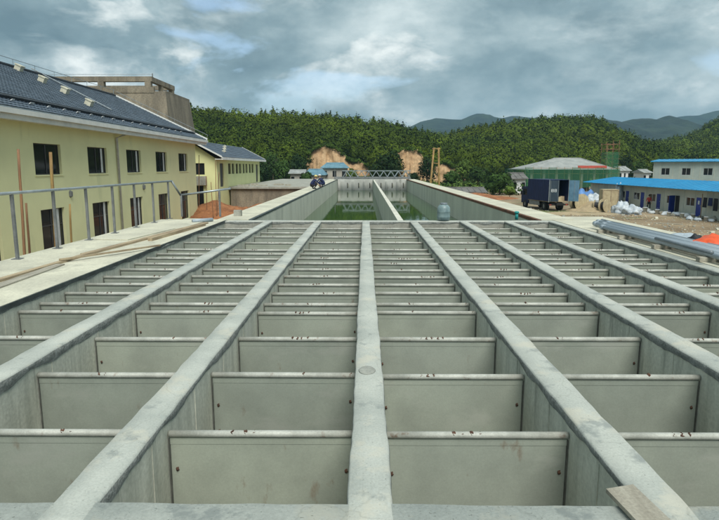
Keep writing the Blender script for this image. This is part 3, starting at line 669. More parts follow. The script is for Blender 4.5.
MB().box(X2E-.1, X2E+.08, A0-.75, A1+.7, Z2E-.28, Z2E-.02).build('gutter', 'white_trim', y2)
MB().box(B2, X2E-.1, A0-.7, A1+.65, Z2E-.26, Z2E-.18).build('soffit', 'white_trim', y2)
n2 = Vector((R2Z-Z2E, 0, R2X-X2E)).normalized(); n2 = n2 if n2.z > 0 else -n2
for y in (A0-.75, A1+.7):
    for sd_ in (1, -1):
        a = Vector((X2E if sd_ > 0 else 2*R2X-X2E, y, Z2E)); b = Vector((R2X, y, R2Z)); nn2 = Vector((n2.x*sd_, 0, n2.z))
        MB().obox((a+b)/2, (b-a)/2, (0, .06, 0), nn2*.13).build('verge', 'white_trim', rf2)
for k in range(3):
    q = Vector((X2E+(R2X-X2E)*(.35+.2*k), A0+5+k*3, Z2E+(R2Z-Z2E)*(.35+.2*k))); MB().obox(q+n2*.1, (.2, 0, .1), (0, .2, 0), n2*.14).build('vent_box', 'pale_slab', rf2)
# --- low concrete reservoir with flat deck
rs = thing('flat_reservoir', 'low flat-roofed concrete reservoir in front of smaller yellow building', 'reservoir')
MB().box(-15.4, -5.2, A0+5, 108, ZG, -.85).build('wall', 'tower_concrete', rs)
MB().box(-15.5, -5.0, A0+4.7, 108.2, -.85, -.62).build('deck', 'old_concrete', rs)
for k in range(9): x = -14.8+k*1.15; MB().box(x, x+.04, A0+4.96, A0+5, ZG, -.85).build('panel_joint', 'tower_side', rs)
for k, (x, y, l_, h_) in enumerate(((-14.2, A0+6.5, 1.4, .18), (-13.4, A0+9, .9, .25), (-12.4, A0+7.5, 1.6, .12), (-10.6, A0+10, 1.2, .2), (-9.2, A0+8, .7, .2))):
    tag(MB().obox((x, y, -.62+h_/2), (l_/2, l_*.1, 0), (-.04, .25, 0), (0, 0, h_/2)).build('timber_stack', 'timber_grey'), 'small stack of grey timber on the flat reservoir roof', 'timber', 'timber on the reservoir roof')

# ------------------------------------------------------------------ red soil, bamboo poles at left
def heap(name, cx, cy, rx, ry, h, mat, seed, n=26):
    mb = MB(); idx = {}
    for i in range(n+1):
        for j in range(n+1):
            u, v = i/n*2-1, j/n*2-1; r_ = math.hypot(u, v); q = max(0, 1-r_)**.8
            z = h*q*(.75+.5*noise.noise(Vector((u*2.2, v*2.2, seed)))) + .12*h*noise.noise(Vector((u*7, v*7, seed)))*min(1, q*4)
            mb.v.append((cx+u*rx, cy+v*ry, ZG-.06+max(z, 0)))
    for i in range(n):
        for j in range(n):
            a = i*(n+1)+j; mb.f.append((a, a+n+1, a+n+2, a+1)); mb.m.append(0)
    return mb.build(name, mat, None, True)
tag(heap('soil_heap', -14.2, A0-4.6, 4.2, 5, 1.9, 'red_soil', 1), 'tall heap of red soil against smaller yellow building', 'soil')
tag(heap('soil_heap', -10.2, A0-2.0, 4.4, 5.4, 1.3, 'red_soil', 2), 'low spread of red soil before the reservoir wall', 'soil')
tag(heap('soil_heap', 16.5, 88, 7, 5, 1.0, 'red_soil', 3), 'low red soil heap behind tank wall near bushes', 'soil')
kind(MB().quad((-20, 46, ZG+.012), (-6.7, 46, ZG+.012), (-5.0, A0+5, ZG+.012), (-20, A0+5, ZG+.012)).build('soil_yard', 'red_soil'), 'structure')
def pole(x0, y0, x1, y1, Y, r, mat, label, cat='pole', group=None, to_ground=True, name='bamboo_pole'):
    a = PY(x0, y0, Y); b = PY(x1, y1, Y)
    if to_ground: k = (ZG-a.z)/(b.z-a.z); b = a + (b-a)*k
    mb = MB(); n_ = 9
    pts = [a.lerp(b, i/n_) + Vector((.012*nz1(i*.6, x0), 0, 0)) for i in range(n_+1)]; mb.tube(pts, [r*(.8+.3*i/n_) for i in range(n_+1)], 7, 0)
    return tag(mb.build(name, mat, None, True), label, cat, group)
gb_ = 'bamboo poles beside the walkway'
pole(18.5, 149, 25, 259, 13.0, .035, 'bamboo', 'plain reddish bamboo pole upright beside the first window bay', group=gb_)
pole(50.5, 152, 56.5, 250, 13.6, .045, 'bamboo_yellow', 'yellow and dark bamboo pole standing before a yellow building window', group=gb_)
pole(26, 203, 30, 257, 13.2, .03, 'bamboo', 'short reddish bamboo pole not reaching above the railing', group=gb_)
pole(69.8, 204, 72, 246, 14.5, .03, 'bamboo_yellow', 'short yellowish bamboo pole beside a tall ground floor window', group=gb_)
for k, (x, y0, lean) in enumerate(((199, 155, 0), (206, 176, 1), (215.5, 160, 1), (219, 172, -2), (211, 182, 2))):
    pole(x, y0, x+lean, 214, A0-6-k*.8, .035, 'bamboo', 'thin bamboo pole standing in the red soil yard', group='poles in the red soil yard')
# two tall poles with cross bar at the right of the water tank
fr_ = thing('pole_frame', 'tall frame of two yellow timber poles behind the right tank wall', 'frame', (0, 0, 0))
fY = 66.0; a0, a1 = PY(434, 147.5, fY), PY(430.5, 184, fY); b0, b1 = PY(438.7, 147.5, fY), PY(439, 186, fY)
for p, q in ((a0, a1), (b0, b1)):
    k = (ZG-p.z)/(q.z-p.z); MB().tube([p, p+(q-p)*k], [.10, .13], 8).build('pole', 'bamboo_yellow', fr_, True)
MB().tube([a0+Vector((-.2, 0, -.15)), b0+Vector((.2, 0, -.15))], .07, 7).build('crossbar', 'bamboo_yellow', fr_, True)
m_ = a0.lerp(a1, .42); n2_ = b0.lerp(b1, .42); MB().tube([m_, n2_], .05, 7).build('crossbar', 'bamboo_yellow', fr_, True)

# ------------------------------------------------------------------ right side: blue-roofed sheds
SX = 31.2; s0, s1 = 34.0, Yat(592, SX)
sh = thing('site_shed', 'long single-storey site shed with bright blue metal roof and blue doors', 'shed')
SE = 1.65-2.14
xs_d = [(165,187,629.5),(255,280,645),(352,380,661),(465,495,680),(595,625,702)]
doorsY = []; winY = []
for a, b, _ in xs_d: doorsY.append((Yat(600+b/5.975, SX), Yat(600+a/5.975, SX)))
for a, b in ((125,163),(210,253),(305,348),(413,462),(527,590)): winY.append((Yat(600+b/5.975, SX)+.1, Yat(600+a/5.975, SX)-.1))
dmid = [(a+b)/2 for a, b in doorsY]; dmid += [dmid[-1]-5.2, dmid[-1]-10.4]
wmid = [(a+b)/2 for a, b in winY]; wmid += [wmid[-1]-5.2, wmid[-1]-10.4]
doorsY = [(m_-.42, m_+.42) for m_ in dmid]; winY = [(m_-.72, m_+.72) for m_ in wmid]
wins2 = []
for (da, db), (wa, wb) in zip(doorsY, winY):
    if wa < db+.12 and wb > da: wa, wb = db+.12, db+1.5
    wins2.append((wa, wb))
DT = 1.65-2.86; hl = [(a, b, ZG+.12, DT) for a, b in doorsY] + [(a, b, ZG+1.0, DT-.05) for a, b in wins2]
wm = MB(); wall_holes(wm, 'y', SX, SX+.1, s0, s1, ZG, SE+.05, hl); wl = wm.build('wall', 'shed_wall', sh)
y = s0+.9
k = 0
while y < s1:
    if not any(a-.05 < y < b+.05 for a, b, _, _ in hl): MB().box(SX-.012, SX, y-.025, y+.025, ZG+.1, SE).build('panel_joint', 'shed_wall_cool', wl)
    y += .95
for k, (a, b) in enumerate(doorsY):
    if k == 3: d_o = MB().box(SX+.05, SX+.09, a, b, ZG+.12, DT).build('doorway', 'interior', sh); dd = MB().obox((SX-.33, b-.05, (ZG+.12+DT)/2), (.36, .12, 0), (.006, -.02, 0), (0, 0, (DT-ZG-.12)/2)).build('door', 'blue_door', sh)
    else: dd = MB().box(SX+.02, SX+.06, a, b, ZG+.12, DT).build('door', 'blue_door', sh)
    MB().box(SX-.03, SX+.02, a+.08, a+.13, ZG+1.05, ZG+1.18).build('handle', 'galv', dd) if k != 3 else None
MB().box(SX+.005, SX+.019, doorsY[4][0]+.3, doorsY[4][0]+.55, ZG+1.25, ZG+1.6).build('door_notice', 'white_plastic', sh)
for a, b in wins2: window_y(sh, SX, a, b, ZG+1.0, DT-.05, 1, False, 1, 'frame_white', depth=.03)
MB().box(SX+.1, 38.2, s1-.1, s1, ZG, SE+.05).build('end_wall', 'shed_wall', sh)
MB().box(38.2, 38.3, s0, s1, ZG, SE+.05).build('back_wall', 'shed_wall', sh)
def metal_roof(parent, pts, n_rib, mat, th=.05, name='roof'):
    """pts: eave a, eave b, ridge b, ridge a (Vectors); standing ribs run eave to ridge"""
    a, b, c, d = map(Vector, pts); nrm = (b-a).cross(d-a).normalized(); nrm = nrm if nrm.z > 0 else -nrm
    mb = MB(); mb.quad(a, b, c, d); mb.quad(a-nrm*th, b-nrm*th, c-nrm*th, d-nrm*th); mb.quad(a, b, b-nrm*th, a-nrm*th); mb.quad(b, c, c-nrm*th, b-nrm*th); mb.quad(d, a, a-nrm*th, d-nrm*th)
    o = mb.build(name, mat, parent); rb = MB(); u = (b-a).normalized()
    for k in range(n_rib+1):
        p, q = a.lerp(b, k/n_rib), d.lerp(c, k/n_rib); rb.obox((p+q)/2+nrm*.022, (q-p)/2, u*.035, nrm*.02)
    kind(rb.build('roof_ribs', mat, o), 'stuff'); return o
XE3, XR3, ZR3 = 30.35, 34.7, 1.65-1.44
metal_roof(sh, [(XE3, s0-.4, SE+.02), (XE3, s1+.6, SE+.02), (XR3, s1+.6, ZR3), (XR3, s0-.4, ZR3)], 60, 'blue_metal')
metal_roof(sh, [(2*XR3-XE3, s0-.4, SE+.02), (2*XR3-XE3, s1+.6, SE+.02), (XR3, s1+.6, ZR3), (XR3, s0-.4, ZR3)], 60, 'blue_metal')
# two-storey site block behind
c0 = PY(652.5, 180, 100.0)
bl = thing('site_block', 'two-storey pale site block with blue roof edge behind the long shed', 'building', (c0.x, 100, ZG), R(-42))
bw, bd, bh = 34.0, 9.0, PY(652.5, 161.5, 100).z-ZG
hl = []; sp = 3.15
for k in range(11):
    x = 1.25+k*sp; hl += [(x, x+1.3, 3.35, 4.5), (x, x+1.3, .9, 2.0)]
wm = MB(); wall_holes(wm, 'x', 0, .1, 0, bw, 0, bh, hl); wl = wm.build('wall', 'shed_wall_cool', bl)
for a, b, z0, z1 in hl:
    w_ = MB().box(a, b, .06, .09, z0, z1).build('window', 'frame_white', bl)
    for q0, q1 in ((a+.05, (a+b)/2-.03), ((a+b)/2+.03, b-.05)): MB().box(q0, q1, .045, .058, z0+.05, z1-.05).build('pane', 'window_glass', w_)
for k in range(int(bw/1.01)+1):
    x = .02+k*1.01
    if not any(a < x < b for a, b, _, _ in hl): MB().box(x-.03, x+.03, -.015, 0, 0, bh).build('panel_joint', 'shed_wall', wl)
MB().box(0, .1, .1, bd, 0, bh).build('end_wall', 'shed_wall_cool', bl)
MB().box(.1, bw, bd-.1, bd, 0, bh).build('back_wall', 'shed_wall_cool', bl)
metal_roof(bl, [(-.4, -.5, bh+.02), (bw+.4, -.5, bh+.02), (bw+.4, bd/2, bh+.42), (-.4, bd/2, bh+.42)], 44, 'blue_metal', .10)
metal_roof(bl, [(-.4, bd+.5, bh+.02), (bw+.4, bd+.5, bh+.02), (bw+.4, bd/2, bh+.42), (-.4, bd/2, bh+.42)], 44, 'blue_metal', .10)

# green-netted building with hip roof, scaffold tower
HY = 112.0
hb = thing('netted_building', 'building with grey hipped roof wrapped in green scaffold netting', 'building')
e0, e1 = PY(526.5, 169.5, HY), PY(616.5, 170, HY); r0, r1 = PY(555, 158.2, HY+7), PY(581.5, 157.8, HY+7); D = 15.0
zE = e0.z; zR = r0.z
mb = MB(); V = [(e0.x, HY, zE), (e1.x, HY, zE), (e1.x, HY+D, zE), (e0.x, HY+D, zE), (r0.x, HY+D/2, zR), (r1.x, HY+D/2, zR)]
mb.v = V; mb.f = [(0,1,5,4), (1,2,5), (2,3,4,5), (3,0,4), (3,2,1,0)]; mb.m = [0]*5; hr = mb.build('roof', 'roof_grey', hb)
for a, b in (((0), 4), (1, 5), (4, 5)): MB().tube([V[a], V[b]], .12, 6).build('hip_cap', 'roof_grey', hr)
MB().box(e0.x+3.5, e1.x-3.5, HY+4, HY+D-4, ZG, zE-.02).build('wall', 'roof_dark', hb)  # dark core added in place of the shade under the open roof
for k in range(7):
    for y in (HY+1.2, HY+D-1.2): x = e0.x+1.3+(e1.x-e0.x-2.6)*k/6; MB().box(x-.22, x+.22, y-.22, y+.22, ZG, zE-.02).build('column', 'house_wall', hb)
for k in range(13):
    x = e0.x-.3+(e1.x-e0.x+.6)*k/12
    MB().tube([(x, HY-.5, ZG), (x, HY-.5, zE+.5)], .04, 5).build('scaffold_pole', 'bamboo_yellow', hb)
for z in (ZG+1.8, ZG+3.4, zE+.25): MB().tube([(e0.x-.4, HY-.5, z), (e1.x+.4, HY-.5, z)], .035, 5).build('scaffold_ledger', 'bamboo_yellow', hb)
nx = 12
for k in range(nx):
    x0 = e0.x-.5+(e1.x-e0.x+1)*k/nx; x1 = e0.x-.5+(e1.x-e0.x+1)*(k+1)/nx; mb = MB(); zz = zE+.15+.25*(k % 3 == 0)
    for i in range(4):
        xa, xb = x0+(x1-x0)*i/4, x0+(x1-x0)*(i+1)/4; ya, yb = HY-.58-.1*math.sin(i*math.pi/4), HY-.58-.1*math.sin((i+1)*math.pi/4); mb.quad((xa, ya, ZG+.8), (xb, yb, ZG+.8), (xb, yb, zz), (xa, ya, zz))
    mb.build('debris_net', 'green_net', hb)
sN = MB().quad((e0.x-.5, HY-.55, ZG+.8), (e0.x-.5, HY+D, ZG+.8), (e0.x-.5, HY+D, zE+.2), (e0.x-.5, HY-.55, zE+.2)).build('debris_net', 'green_net', hb)
ba, bb = PY(579, 168.2, HY), PY(608, 169.2, HY); s_ = (zR-zE)/(D/2)
tag(MB().obox(((ba.x+bb.x)/2, HY+.62, zE+.72*s_+.30), ((bb.x-ba.x)/2, 0, 0), (0, .02, .01), (0, .09, .22)).build('red_banner', 'banner'), 'long red banner laid on grey hipped roof edge', 'banner')
sc = thing('scaffold_tower', 'narrow scaffold tower in green netting with bare orange top', 'scaffold')
SY = 116.0; xa, xb = PY(606.5, 150, SY).x, PY(619, 150, SY).x; zt = PY(610, 141.5, SY).z; zn = PY(610, 152, SY).z; w3 = xb-xa
for x in (xa, (xa+xb)/2, xb):
    for y in (SY, SY+w3): MB().tube([(x, y, ZG), (x, y, zt+rnd.uniform(-.3, .3))], .06, 5).build('pole', 'bamboo', sc)
z = ZG+1.5
while z < zt:
    for y in (SY, SY+w3): MB().tube([(xa-.2, y, z), (xb+.2, y, z)], .05, 5).build('ledger', 'bamboo', sc)
    for x in (xa, xb): MB().tube([(x, SY-.2, z), (x, SY+w3+.2, z)], .05, 5).build('ledger', 'bamboo', sc)
    z += .95
mb = MB(); o_ = .1; mb.quad((xa-o_, SY-o_, ZG+1), (xb+o_, SY-o_, ZG+1), (xb+o_, SY-o_, zn), (xa-o_, SY-o_, zn)); mb.quad((xa-o_, SY-o_, ZG+1), (xa-o_, SY+w3, ZG+1), (xa-o_, SY+w3, zn), (xa-o_, SY-o_, zn)); mb.quad((xb+o_, SY-o_, ZG+1), (xb+o_, SY+w3, ZG+1), (xb+o_, SY+w3, zn), (xb+o_, SY-o_, zn)); mb.build('debris_net', 'green_net', sc)

# houses in the valley
def house(x0, x1, ytop, ywall, ybase, Y, depth, rmat, wmat, label, gable=False, nw=3, floor=None):
    a, b = PY(x0, ytop, Y), PY(x1, ytop, Y); ze = PY(x0, ywall, Y).z; zr = PY(x0, ytop, Y+depth/2).z; zb = ZG if floor is None else floor
    h = thing('village_house', label, 'house', (0, 0, 0), 0, 'houses in the valley')
    Lw = b.x-a.x; hl = [(a.x+Lw*(k+.3)/nw, a.x+Lw*(k+.3)/nw+min(1.2, Lw/nw*.4), max(zb+.8, ze-2.0), ze-.7) for k in range(nw)]
    wm = MB(); wall_holes(wm, 'x', Y+.5, Y+.7, a.x+.4, b.x-.4, zb, ze, hl); wm.build('wall', wmat, h)
    MB().box(a.x+.4, a.x+.6, Y+.7, Y+depth-.5, zb, ze).build('side_wall', wmat, h); MB().box(b.x-.6, b.x-.4, Y+.7, Y+depth-.5, zb, ze).build('side_wall', wmat, h)
    for q in hl: w_ = MB().box(q[0], q[1], Y+.6, Y+.65, q[2], q[3]).build('window', 'window_glass', h)
    ins = 0 if gable else min(2.0, Lw*.18)
    V = [(a.x, Y, ze), (b.x, Y, ze), (b.x, Y+depth, ze), (a.x, Y+depth, ze), (a.x+ins, Y+depth/2, zr), (b.x-ins, Y+depth/2, zr)]
    mb = MB(); mb.v = V + [(x, y, z-.12) for x, y, z in V[:4]]; mb.f = [(0,1,5,4),(1,2,5),(2,3,4,5),(3,0,4),(9,8,7,6),(0,6,7,1),(1,7,8,2),(2,8,9,3),(3,9,6,0)]; mb.m = [0]*9
    r_ = mb.build('roof', rmat, h); MB().tube([V[4], V[5]], .14, 6).build('ridge_cap', rmat, r_)
    n_ = int(Lw/.9)
    rb = MB()
    for k in range(1, n_):
        x = a.x+Lw*k/n_; t0 = min(max((x-a.x)/max(ins, .01), 0), 1); t1 = min(max((b.x-x)/max(ins, .01), 0), 1); tt = min(t0, t1, 1)
        rb.tube([(x, Y, ze+.03), (x, Y+depth/2*tt, ze+(zr-ze)*tt+.03)], .045, 4)
    kind(rb.build('roof_ribs', rmat, r_), 'stuff'); return h
house(320, 348.5, 163, 167.6, 178, 128, 8, 'roof_teal', 'house_wall', 'taller valley house with teal blue roof and tan wall')
house(303, 326, 169.3, 174.6, 180, 122, 7, 'roof_teal', 'house_wall', 'low valley house with teal blue roof beside the taller one')
house(288, 305, 170, 173.2, 179, 118, 6, 'roof_grey', 'house_wall', 'low grey-roofed house at the edge of the reservoir', True, 2)
house(446, 488, 187.6, 192, 198, 92, 6, 'roof_dark', 'house_wall', 'long low dark-roofed shed behind right tank wall', True, 5)
house(512, 529, 173, 178.5, 190, 104, 7, 'roof_dark', 'house_white', 'small dark-roofed house next to green netted building', True, 2)
house(620, 632.5, 166.5, 170.5, 180, 158, 8, 'roof_grey', 'house_white', 'small white house behind the scaffold tower', True, 3)
house(644, 654, 169.5, 172.5, 178, 150, 7, 'roof_grey', 'house_white', 'pale low house beside the two-storey site block', True, 2)

# ------------------------------------------------------------------ box truck
tp = PZ(558, 211.0, ZG); 
tk = thing('box_truck', 'dark blue box truck with rear doors open', 'truck', (tp.x, tp.y, ZG), R(11))
# local: +y forward, rear at y = 0; width along x
W2 = 1.17; BL = 4.9; bz0, bz1 = 1.05, 3.32
MB().box(-W2, -W2+.05, .05, BL, bz0, bz1).build('box_side', 'truck_blue', tk); MB().box(W2-.05, W2, .05, BL, bz0, bz1).build('box_side', 'truck_blue', tk)
MB().box(-W2, W2, .05, BL, bz1, bz1+.04).build('box_roof', 'truck_blue', tk); MB().box(-W2+.05, W2-.05, .05, BL, bz0-.08, bz0).build('box_floor', 'timber', tk); MB().box(-W2+.05, W2-.05, BL-.05, BL, bz0, bz1).build('box_front', 'truck_blue', tk)
MB().box(-W2+.05, W2-.05, BL-.08, BL-.052, bz0, bz1-.02).build('box_lining', 'interior', tk)
for k in range(12):
    y = .3+k*.4; MB().box(-W2-.018, -W2, y, y+.05, bz0, bz1).build('side_rib', 'truck_blue', tk)
for x in (-W2, W2-.06): MB().box(x, x+.06, 0, .05, bz0-.1, bz1+.04).build('rear_post', 'galv', tk)
d1 = MB().box(-W2+.07, -.02, -.01, .035, bz0-.02, bz1-.03).build('rear_door', 'truck_slate', tk)
for gx_ in (-.78, -.42):
    for x, z, ww, hh in ((-.11, 0, .045, .30), (.11, 0, .045, .30), (0, .13, .18, .045), (0, 0, .18, .045), (0, -.13, .18, .045)):
        MB().box(gx_+x-ww/2, gx_+x+ww/2, -.016, -.011, 2.2+z-hh/2, 2.2+z+hh/2).build('door_marking', 'white_plastic', d1)
for x in (-W2+.16, -.12): MB().tube([(x, -.035, bz0), (x, -.035, bz1-.05)], .018, 6).build('lock_bar', 'galv', d1)
d2 = MB().obox((W2+.30, -.46, (bz0+bz1)/2), (.30, -.46, 0), (.02, .012, 0), (0, 0, (bz1-bz0)/2-.02)).build('rear_door', 'truck_blue_pale', tk)
MB().tube([(W2+.31, -.53, bz0), (W2+.31, -.53, bz1-.1)], .018, 6).build('lock_bar', 'galv', d2)
MB().box(-.42, .42, -.4, 6.4, .62, .86).build('chassis', 'black', tk); MB().box(-W2, W2, -.02, .1, .60, .78).build('bumper', 'black', tk)
MB().box(-.24, .24, -.032, -.021, .62, .77).build('number_plate', 'plate_yellow', tk)
for x in (-.95, .95): MB().box(x-.12, x+.12, -.035, -.021, .64, .74).build('tail_light', 'banner', tk)
cabm = MB(); prof = [(5.05, .55), (6.75, .55), (6.8, 1.35), (6.45, 2.45), (5.05, 2.5)]; i = 0
cabm.v = [(-1.0, y, z) for y, z in prof] + [(1.0, y, z) for y, z in prof]; cabm.f = [(0,1,2,3,4), (9,8,7,6,5)] + [(k, k+5, (k+1) % 5+5, (k+1) % 5) for k in range(5)]; cabm.m = [0]*7
cb_ = cabm.build('cab', 'truck_blue', tk); MB().box(-1.012, -1.0, 5.4, 6.3, 1.5, 2.2).build('side_window', 'window_glass', cb_); MB().box(-1.3, -1.05, 6.35, 6.42, 1.5, 1.9).build('mirror', 'black', cb_)
def wheel(x, y, r_=.46, w_=.26):
    b = MB(); pr = [(r_*.55, -w_/2), (r_*.93, -w_/2), (r_, -w_*.32), (r_, w_*.32), (r_*.93, w_/2), (r_*.55, w_/2)]; n_ = 20
    for rr, xx in pr:
        for a in range(n_): b.v.append((x+xx, y+rr*math.cos(2*math.pi*a/n_), r_+rr*math.sin(2*math.pi*a/n_)))
    for k in range(len(pr)-1):
        for a in range(n_): b.f.append((k*n_+a, k*n_+(a+1) % n_, (k+1)*n_+(a+1) % n_, (k+1)*n_+a)); b.m.append(0)
    wo = b.build('wheel', 'black', tk, True); c_ = MB(); c_.tube([(x-w_*.3, y, r_), (x+w_*.3, y, r_)], r_*.56, 14); c_.build('rim', 'galv_dark', wo)
for x in (-.95, .95): wheel(x, 1.25); wheel(x*.72, 1.251, .455, .2); wheel(x, 5.75)
for x in (-1.0, .98): MB().box(x-.1, x+.12, .5, 2.0, .96, .975).build('mudguard', 'black', tk)
MB().box(-W2+.02, -W2+.06, 2.1, 4.5, .5, .95).build('side_guard', 'galv_dark', tk)
cbx = tk.matrix_basis @ Vector((.4, .5, 0))
for k, (x, y, s_, mt, lab) in enumerate(((.35, .55, .42, 'plywood', 'small plywood carton just inside the open truck'), (.8, .9, .5, 'timber', 'brown carton deeper inside the open truck'))):
    o = MB().box(-s_/2, s_/2, -s_/2, s_/2, 0, s_).build('carton', mt); a = R(11); o.location = (tp.x+x*math.cos(a)-y*math.sin(a), tp.y+x*math.sin(a)+y*math.cos(a), ZG+bz0+.002); o.rotation_euler = (0, 0, a); tag(o, lab, 'carton')

# ------------------------------------------------------------------ site clutter by the truck
def drum(px_x, px_y, r_, wd, lean, rz, label, mat='plywood'):
    q = PZ(px_x, px_y, ZG); t_ = thing('cable_drum', label, 'drum', (q.x, q.y, ZG), rz, 'wooden cable drums by the truck')
    for s_ in (-1, 1):
        f_ = MB(); f_.tube([(0, s_*wd/2-.03, r_), (0, s_*wd/2+.03, r_)], r_, 20); fo = f_.build('flange', mat, t_)
        for k in (-2, -1, 1, 2): x = k*r_*.33; h = math.sqrt(max(0, r_*r_-x*x))*.96; MB().box(x-.012, x+.012, s_*(wd/2+.031)-.004, s_*(wd/2+.031)+.004, r_-h, r_+h).build('board_joint', 'timber', fo)
    MB().tube([(0, -wd/2+.03, r_), (0, wd/2-.03, r_)], r_*.6, 16).build('core', 'tarp_black', t_)
    return t_
drum(578.5, 210.5, .92, .9, 0, R(18), 'big wooden cable drum standing beside the open truck door')
drum(597, 211.5, .62, .6, 0, R(60), 'smaller wooden cable drum near the sand heap')
drum(604, 212, .68, .55, 0, R(35), 'wooden cable drum beside the white tarp pile')
q = PZ(608, 207, ZG); cr = thing('wooden_crate', 'big pale plywood crate standing by blue shed', 'crate', (q.x, q.y, ZG), R(-8))
cw_, cdp, ch = .9, .8, 2.1
MB().box(-cw_, cw_, -cdp, cdp, .1, ch).build('panel', 'plywood', cr)
for x in (-cw_, 0, cw_-.1): MB().box(x, x+.1, -cdp-.03, -cdp, .1, ch).build('batten', 'timber', cr)
for z in (.1, ch-.12): MB().box(-cw_+.1, cw_-.1, -cdp-.028, -cdp-.001, z, z+.1).build('batten', 'timber', cr)
for x in (-.9, 0, .9): MB().box(x-.08, x+.08, -cdp, cdp, 0, .1).build('skid', 'timber', cr)
q = PZ(594, 211, ZG); tag(heap('sand_heap', q.x, q.y+.5, 3.0, 2.2, 1.35, 'sand', 8), 'small heap of brown sand beside the cable drums', 'sand')
q = PZ(566, 213, ZG); tag(heap('sand_heap', q.x+.5, q.y-1, 5.5, 2.2, .35, 'sand', 9), 'flat spread of pale sand before the truck', 'sand')
def pile(px_x, px_y, rx, ry, rz, mat, seed, label, name='tarp_pile', cat='tarp', group=None, amp=.35):
    q = PZ(px_x, px_y, ZG); o = MB().lump((0, 0, rz*.28), rx, ry, rz, seed, 22, 14, amp, True, 0, 2.4).build(name, mat, None, True); o.location = (q.x, q.y, ZG); return tag(o, label, cat, group)
pile(584, 203, 1.3, .9, 1.25, 'tarp_blue', 3, 'pale blue tarp heaped behind the big cable drum')
pile(593, 204.5, 1.2, .9, 1.0, 'tarp_white', 11, 'pale tarp slumped between blue tarp and plywood crate')
pile(622, 213.5, .95, .8, .95, 'tarp_white', 5, 'tall crumpled silvery tarp pile beside the plywood crate')
pile(633, 214.5, .8, .7, .6, 'tarp_white', 6, 'low crumpled silvery tarp near the shed doors')
pile(618, 206, .6, .5, 2.1, 'tarp_white', 7, 'narrow white tarp hanging off the plywood crate', amp=.2)
g3 = 'sacks and buckets before the shed'
for k in range(22):
    x = 628+k*4.1+rnd.uniform(-1, 1); yb = 209.5+(x-628)*.125+rnd.uniform(-.2, 2.4); q = PZ(x, yb, ZG)
    if k % 3 == 1:
        r_ = rnd.uniform(.17, .24); h = r_*2.2; o = thing('plastic_bucket', 'pale plastic bucket standing in the dirt before the shed', 'bucket', (q.x, q.y, ZG), rnd.random()*6, g3)
        MB().lathe([(r_*.75, 0), (r_, h), (r_*1.06, h), (r_*1.06, h-.04), (r_*.96, h-.01), (r_*.72, .03)], n=14).build('body', 'white_plastic', o, True)
        MB().tube([(r_*math.cos(a), 0, h+r_*.6*math.sin(a)) for a in [math.pi*i/8 for i in range(9)]], .012, 5).build('handle', 'galv', o)
    else:
        big = rnd.uniform(.28, .5); mt = rnd.choice(['tarp_white', 'white_plastic', 'timber_grey', 'tarp_white'])
        o = MB().lump((0, 0, big*.2), big*1.2, big*.8, big*.62, k, 14, 9, .25, True).build('cement_sack', mt, None, True); o.location = (q.x, q.y, ZG); o.rotation_euler = (0, 0, rnd.random()*3)
        tag(o, 'pale lumpy sack lying in the dirt before the shed', 'sack', 'sacks before the shed')
gv = MB(); gr = random.Random(3)
for k in range(1500):
    Yk = gr.uniform(33, 66); xk = gr.uniform(.28, .62)*Yk
    if xk > SX-.6 or xk < 8.6: continue
    sz = gr.uniform(.02, .055)*(1+2*(gr.random() < .06)); a = gr.random()*3
    gv.obox((xk, Yk, ZG+sz*.4), (sz*math.cos(a), sz*math.sin(a), .2*sz), (-sz*.7*math.sin(a), sz*.7*math.cos(a), 0), (0, .1*sz, sz*.6), gr.choice((0, 0, 1, 2)))
tag(kind(gv.build('yard_gravel', ['old_concrete', 'timber', 'pale_slab']), 'stuff'), 'loose gravel and scraps scattered over the dirt yard', 'gravel')
for k, (x, y, l_, rz_, mt, lab) in enumerate(((640, 219, 2.6, 20, 'timber', 'brown board lying in the yard beyond the pipes'), (668, 224, 2.2, -35, 'timber_grey', 'grey board lying askew in the yard before the shed'), (606, 216, 2.4, 5, 'timber', 'brown board lying by the cable drums'), (690, 226, 1.8, 60, 'timber', 'short brown board lying near the laundry'))):
    q = PZ(x, y, ZG); o = MB().box(-l_/2, l_/2, -.1, .1, 0, .05).build('loose_board', mt); o.location = (q.x, q.y, ZG+.01); o.rotation_euler = (0, 0, R(rz_)); tag(o, lab, 'board', 'boards lying in the yard')
# hanging laundry at the end of shed
ln = thing('clothes_line', 'line of dark clothes hanging under the blue shed eave', 'laundry')
yA, yB = Yat(709, SX)-.2, Yat(709, SX)-4.6; xl = SX-.45
MB().tube([(xl, yA, ZG+2.05), (xl, (yA+yB)/2, ZG+1.98), (xl, yB, ZG+2.05)], .012, 5).build('line', 'galv', ln)
for y in (yA, yB): MB().tube([(xl, y, ZG), (xl, y, ZG+2.3)], .035, 6).build('post', 'bamboo', ln)
for k, mt in enumerate(('cloth_black', 'cloth_navy', 'cloth_black', 'cloth_white', 'cloth_navy')):
    y = yA-.5-k*.8; g_ = MB(); hh = (.9, .7, 1.1, .6, .8)[k]
    for i in range(6):
        u0, u1 = y-.28+.56*i/6, y-.28+.56*(i+1)/6; o0, o1 = .04*math.sin(i*1.7+k), .04*math.sin((i+1)*1.7+k); zt_ = ZG+1.99
        g_.quad((xl+o0, u0, zt_-hh), (xl+o1, u1, zt_-hh), (xl+.012, u1, zt_), (xl+.012, u0, zt_)); g_.quad((xl+o0-.03, u0, zt_-hh), (xl+o1-.03, u1, zt_-hh), (xl-.012, u1, zt_), (xl-.012, u0, zt_))
    g_.build('garment', mt, ln)

